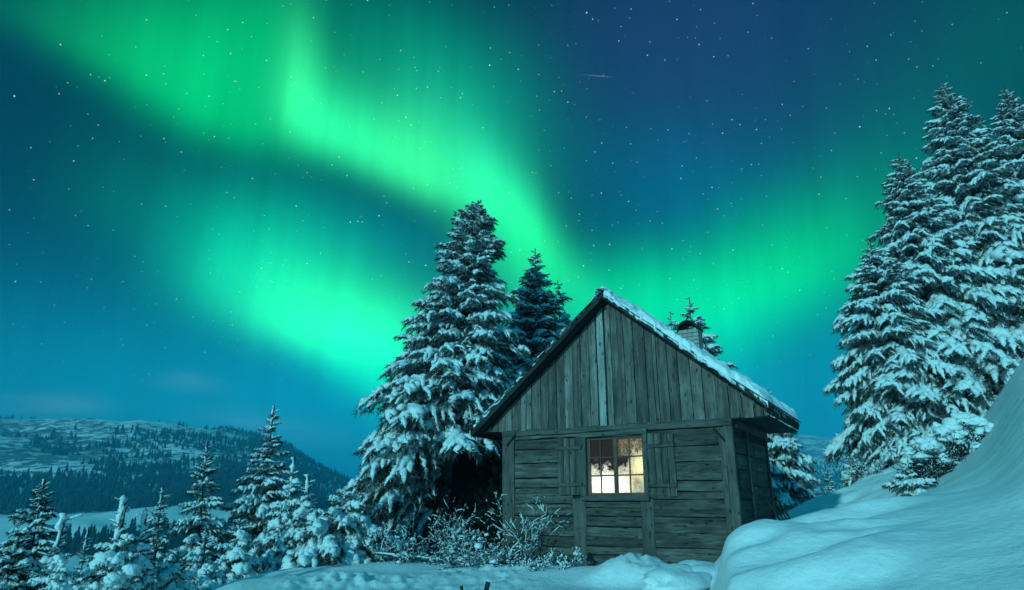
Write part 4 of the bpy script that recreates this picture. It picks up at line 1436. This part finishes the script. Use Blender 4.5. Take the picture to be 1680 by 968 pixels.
# ------------------------------------------------------------------ shrubs
def shrub(name, n, height, spread, seed, snow=.5, leaf=0, m_=M_TWIG, blob=.05, arch=.5, rad=.006, fork=5, balls=.16, flakes=2):
    g = np.random.default_rng(seed)
    root = empty(name)
    st, sn, lf = MB(), MB(), MB()

    def stem(p, d, L, r, depth):
        k = 6
        pts = [p]
        if depth == 0:
            tube(st, [(0, 0, -.30), (p[0] * .5, p[1] * .5, -.2), tuple(p)], [r * 1.3] * 3, 4, False)
        for i in range(k):
            d = d + g.normal(size=3) * .16 + np.array([0, 0, -arch * .10 * (i / k)])
            d = d / np.linalg.norm(d)
            pts.append(pts[-1] + d * L / k)
        pts = np.array(pts)
        tube(st, pts, np.linspace(r, r * .45, k + 1), 4, False)
        if g.random() < snow:
            i0 = g.integers(1, k - 1)
            seg = pts[i0:].copy()
            seg[:, 2] += r * 1.2
            w = min(.013, blob * .25) * g.uniform(.4, 1.3)
            rr = w * np.clip(1 + .35 * g.normal(size=(len(seg), 6)), .4, 1.8)
            rr[0] *= .3; rr[-1] *= .4
            if len(seg) > 1:
                tube(sn, seg, rr, 6, True, .8)
        if depth == 1 and g.random() < balls:
            c = pts[g.integers(2, k + 1)]
            b = blob * g.uniform(.5, 1.5)
            blob_snow(sn, c + np.array([0, 0, b * .2]), b, b, b * .75, g.integers(999), 5, .35, .5)
        for q in range(leaf):
            c = pts[g.integers(1, k + 1)]
            dd = g.normal(size=3) * .6 + d
            dd *= g.uniform(.02, .05) / np.linalg.norm(dd)
            w_ = np.cross(dd, g.normal(size=3)); w_ *= .3 * np.linalg.norm(dd) / (np.linalg.norm(w_) + 1e-9)
            lf.add([c - w_, c + w_, c + dd], None, [(0, 1, 2)])
        if depth >= 1:
            for q in range(flakes):
                c = pts[g.integers(2, k + 1)]
                dd = g.normal(size=3) * .7 + np.array([0, 0, -.5])
                dd *= g.uniform(.02, .05) / np.linalg.norm(dd)
                w_ = np.cross(dd, g.normal(size=3)); w_ *= .32 * np.linalg.norm(dd) / (np.linalg.norm(w_) + 1e-9)
                e_ = np.cross(dd, w_); e_ *= .35 * np.linalg.norm(w_) / (np.linalg.norm(e_) + 1e-9)
                sn.add([c, c + dd * .45 + w_, c + dd * .45 - w_, c + dd, c + dd * .45 + e_], None, [(0, 1, 4), (0, 4, 2), (1, 3, 4), (4, 3, 2), (0, 2, 1), (1, 2, 3)])
        if depth < 2:
            for q in range(fork if depth == 0 else 5):
                c = pts[g.integers(1, k + 1)]
                a = g.uniform(0, 6.283)
                dn = d * .7 + np.array([math.cos(a), math.sin(a), g.uniform(-.2, .6)]) * .8
                stem(c, dn / np.linalg.norm(dn), L * g.uniform(.35, .65), r * .6, depth + 1)

    for i in range(n):
        a = g.uniform(0, 6.283)
        q = spread * math.sqrt(g.random()) * .55
        p = np.array([q * math.cos(a), q * math.sin(a), -.08])
        d = np.array([math.cos(a) * spread * g.uniform(.2, 1), math.sin(a) * spread * g.uniform(.2, 1), height])
        stem(p, d / np.linalg.norm(d), height * g.uniform(.55, 1.15), rad, 0)
    st.build('stems', m_, root, smooth=True)
    if lf.n:
        lf.build('leaves', M_NEEDLE_DARK, root)
    if sn.n:
        sn.build('snow_clumps', M_SNOW, root, smooth=True)
    return root


def shrub_at(o, px, Y, lab, dz=0, group=None):
    X = at(px, 880, Y)[0]
    o.location = (X, Y, float(ground(X, Y)) + dz)
    return tag(o, lab, 'shrub', group)


shrub_at(shrub('shrub', 24, .62, .85, 1, .75, 5, blob=.055), 790, 12.4, 'wide tangled shrub with balls of snow beside the left corner of the hut')
shrub_at(shrub('shrub', 4, .92, .24, 2, .8, 2, blob=.03, arch=.3, rad=.006, fork=7, balls=.05), 864, 11.8, 'tall sparse frosted twigs standing in front of the left wall bay')
shrub_at(shrub('shrub', 9, .30, .6, 3, .7, 2, blob=.05), 905, 11.2, 'low snow crusted twigs in front of the hut, right of the tall frosted twigs')
shrub_at(shrub('shrub', 9, .8, .5, 4, .4, 1, blob=.03, arch=.2, balls=.0), 715, 13.6, 'bare twiggy shrub at the trunk of the great spruce')
shrub_at(shrub('shrub', 14, .5, .7, 5, .75, 6, blob=.05), 655, 13.4, 'low snowy brush on the yard edge left of the great trunk')
for px, py, Y, hgt_, w_, sd, lab in ((1524, 778, 14.0, .85, .50, 6, 'lowest and darkest part of the snow capped thicket under the right spruces'),
                                     (1556, 738, 14.5, .85, .50, 16, 'middle bush of the snow capped thicket climbing the right slope'),
                                     (1588, 700, 15.0, .65, .42, 26, 'uppermost bush of the snow capped thicket climbing the right slope')):
    p = at(px, py, Y)
    gz = float(ground(p[0], Y))
    o = shrub('shrub', 34, hgt_ * .68, w_ * 1.1, sd, .12, 8, M_TWIG, blob=.05, rad=.008, balls=.02)
    gg = np.random.default_rng(sd)
    m = MB()
    for k in range(34):
        a_, q_ = gg.uniform(-3.6, .5), w_ * gg.uniform(.1, 1.05)
        zz_ = hgt_ * (1.05 - .62 * (q_ / w_) ** 2) * gg.uniform(.75, 1.05)
        b_ = gg.uniform(.07, .18)
        blob_snow(m, (q_ * math.cos(a_), q_ * math.sin(a_), zz_), b_, b_ * gg.uniform(.7, 1.1), b_ * gg.uniform(.55, .85), int(gg.integers(999)), 9, .38, .45)
    m.build('snow_clumps', M_SNOW, o, smooth=True)
    o.location = (p[0], Y, gz - .05)
    tag(o, lab, 'shrub', 'thicket on the right slope')
p = at(1492, 800, 13.2)
o = spruce('young_spruce', .6, lambda f: .42 * (1 - f) ** .6 + .05, .05, lambda f, L: 'heavy', .16, 5, 77, tilt=(.6, .1), leader=.1, jag=.4)
o.location = (p[0], 13.2, float(ground(p[0], 13.2)) - .1)
tag(o, 'tiny spruce with thick white fingers of snow at the foot of the right thicket', 'tree')
shrub_at(shrub('shrub', 14, .55, .55, 8, .75, 8, blob=.07), 1440, 19.0, 'small purple brown bush on the far snow slope')
shrub_at(shrub('shrub', 10, .5, .4, 9, .8, 8, blob=.07), 1600, 15.6, 'little bush poking through the snow high on the right slope')
shrub_at(shrub('shrub', 22, 1.2, 1.4, 10, .8, 4, blob=.05), 1305, 26.0, 'frosted thicket on the ground behind the right side of the hut')
for j, (px, Y, lab) in enumerate(((1328, 24, 'pale frosted brush left of the thin little spruce'), (1366, 25, 'pale frosted brush right of the thin little spruce'))):
    shrub_at(shrub('shrub', 16, .8, .8, 20 + j, .8, 3, blob=.05), px, Y, lab)

# fallen branch under the great spruce
m = MB()
fp = [at(610, 908, 13.3), at(650, 912, 13.2), at(700, 917, 13.0), at(735, 922, 12.9)]
fb = empty('fallen_branch', tuple(fp[0]))
tube(m, np.array(fp) - fp[0], [.02, .026, .03, .018], 7)
for k, (px, py) in enumerate(((640, 893), (690, 900), (716, 935))):
    tube(m, np.array([fp[1 + (k > 0)], at(px, py, 13.0)]) - fp[0], [.012, .005], 5)
m.build('limb', M_BARK, fb, smooth=True)
m = MB()
tube(m, np.array(fp) - fp[0] + np.array([0, 0, .025]), [.012, .03, .024, .01], 6, True, .7)
m.build('snow_cover', M_SNOW, fb, smooth=True)
tag(fb, 'dark fallen branch lying on the snow under the great spruce', 'branch')

# two stakes poking out of the snow at the bottom edge
for px, py, Y, tilt_, lab, r_ in ((757, 961, 9.2, -.15, 'left of two old stakes in the snow, thin and barely showing', .022), (801, 955, 9.1, .28, 'right of two old stakes in the snow, thicker and leaning right', .034)):
    p = at(px, py, Y)
    m = MB()
    tube(m, [(-tilt_ * .5, 0, -.5), (-tilt_ * .2, 0, -.2), (0, 0, 0)], [r_, r_, r_ * .95], 7)
    o = m.build('wooden_stake', M_DARKWOOD, None, grain=True, loc=tuple(p))
    tag(o, lab, 'stake')

# snow-covered log end by the right foot of the hut
lp_ = at(1143, 940, 9.7)
lg = empty('snow_covered_log', (lp_[0], lp_[1], lp_[2] - .10), .75)
m = MB()
tube(m, [(-.9, 0, .02), (.42, 0, .08)], [.11, .11], 10)
m.build('log', M_BARK, lg, smooth=True)
m = MB()
blob_snow(m, (.02, 0, .06), .66, .23, .19, 5, 16, .22, .5)
blob_snow(m, (-.55, -.05, .0), .62, .34, .20, 8, 16, .25, .5)
m.build('snow_cover', M_SNOW, lg, smooth=True)
tag(lg, 'rounded log under a thick pillow of snow before the right foot of the hut', 'log')


# ------------------------------------------------------------------ conifers on the far hillsides
def far_tree_mesh(seed):
    g = np.random.default_rng(seed)
    m = MB()
    for k in range(5):
        z0, z1 = .06 + k * .18, .06 + k * .18 + .32 * (1 - k * .06)
        r = .27 * (1 - k / 5.4)
        n = 9
        a = np.linspace(0, 6.283, n, endpoint=False) + g.uniform(0, 1)
        rr = r * g.uniform(.65, 1.25, n)
        V = np.stack([rr * np.cos(a), rr * np.sin(a), z0 + g.uniform(-.04, .03, n)], -1)
        m.add(np.vstack([V, [(0, 0, min(1, z1))]]), None, [(j, (j + 1) % n, n) for j in range(n)])
    m.add([(-.02, 0, -.15), (.02, 0, -.15), (0, .03, -.15), (0, 0, .5)], None, [(0, 1, 3), (1, 2, 3), (2, 0, 3)])
    return m


far_protos = [far_tree_mesh(k) for k in range(4)]
g = np.random.default_rng(5)
N = 26000
a = np.concatenate([g.uniform(-46, -6, N), g.uniform(19, 33, N // 2)])
r = np.exp(np.concatenate([g.uniform(math.log(260), math.log(1700), N), g.uniform(math.log(330), math.log(2350), N // 2)]))
x, y = r * np.sin(np.radians(a)), r * np.cos(np.radians(a))
z = ground(x, y)
dens = fbm(x / 150, y / 150, 11, 3) * .75 + fbm(x / 30, y / 30, 12, 2) * .35
elv = np.degrees(np.arctan2(z - EYE, r))
wood = dens + .03
wood = wood + .75 * np.exp(-((elv - .4 + .05 * (a + 30)) / .9) ** 2)            # belt of forest at the foot of the hill
wood = wood + .8 * sstep(-27, -17, a) * (1 - sstep(4.2, 5.6, elv))                # wooded right flank
wood = wood - 1.3 * np.exp(-((elv + 1.7) / .75) ** 2) * (a < 0)                    # open meadow
wood = wood - .8 * np.exp(-(((a + 20) / 3.2) ** 2 + ((elv - 2.4) / .9) ** 2)) * 0
wood = np.where(a > 10, dens + .75 - 1.6 * sstep(2.2, 3.6, elv), wood)
ok = (wood > .15 + .35 * g.random(len(a)) - .1) & (r > 330)
x, y, z, r = x[ok], y[ok], z[ok], r[ok]
hgt = np.where(r < 700, g.uniform(5, 10, len(r)), g.uniform(4, 8.5, len(r)))
order = np.argsort(r / hgt)
# the nearest ones each stand as a tree of their own; the rest is one far wood
fobs = []
for fm_ in far_protos:
    fobs.append(fm_.build('hillside_conifer', M_FARTREE))
FG = 'conifers scattered over the far hillside'
FL = 'small dark conifer among many on the far hillside'
for n, k in enumerate(order[:280]):
    src = fobs[n % 4]
    o = src if n < 4 else src.copy()
    if n >= 4:
        col.objects.link(o)
    o.location = (x[k], y[k], z[k])
    o.scale = (hgt[k], hgt[k], hgt[k])
    o.rotation_euler = (0, 0, g.uniform(0, 6.28))
    tag(o, FL, 'tree', FG)
fw = MB()
pv = [(np.concatenate(m_.v), np.concatenate(m_.t)) for m_ in far_protos]
for n, k in enumerate(order[280:]):
    v, t = pv[n % 4]
    an = g.uniform(0, 6.28)
    c, s = math.cos(an), math.sin(an)
    fw.add(v @ (np.array([[c, -s, 0], [s, c, 0], [0, 0, 1]]).T * hgt[k]) + np.array([x[k], y[k], z[k]]), None, t)
tag(fw.build('far_forest', M_FARTREE), 'dark conifer wood covering the far hillsides', 'forest', kind='stuff')

# ------------------------------------------------------------------ the cold air
hz = MB()
# the box holds everything that is built; the sky lies outside it
box(hz, (-4100, -4100, -130), (4100, 4100, 165))
M_HAZE = bpy.data.materials.new('night_haze')
M_HAZE.use_nodes = True
ht = M_HAZE.node_tree
ht.nodes.clear()
pvn = ht.nodes.new('ShaderNodeVolumePrincipled')
pvn.inputs['Color'].default_value = (.04, .55, .82, 1)
pvn.inputs['Density'].default_value = .00052
pvn.inputs['Anisotropy'].default_value = 0.0
ho = ht.nodes.new('ShaderNodeOutputMaterial')
ht.links.new(pvn.outputs[0], ho.inputs['Volume'])
tag(hz.build('haze', M_HAZE), kind='stuff')
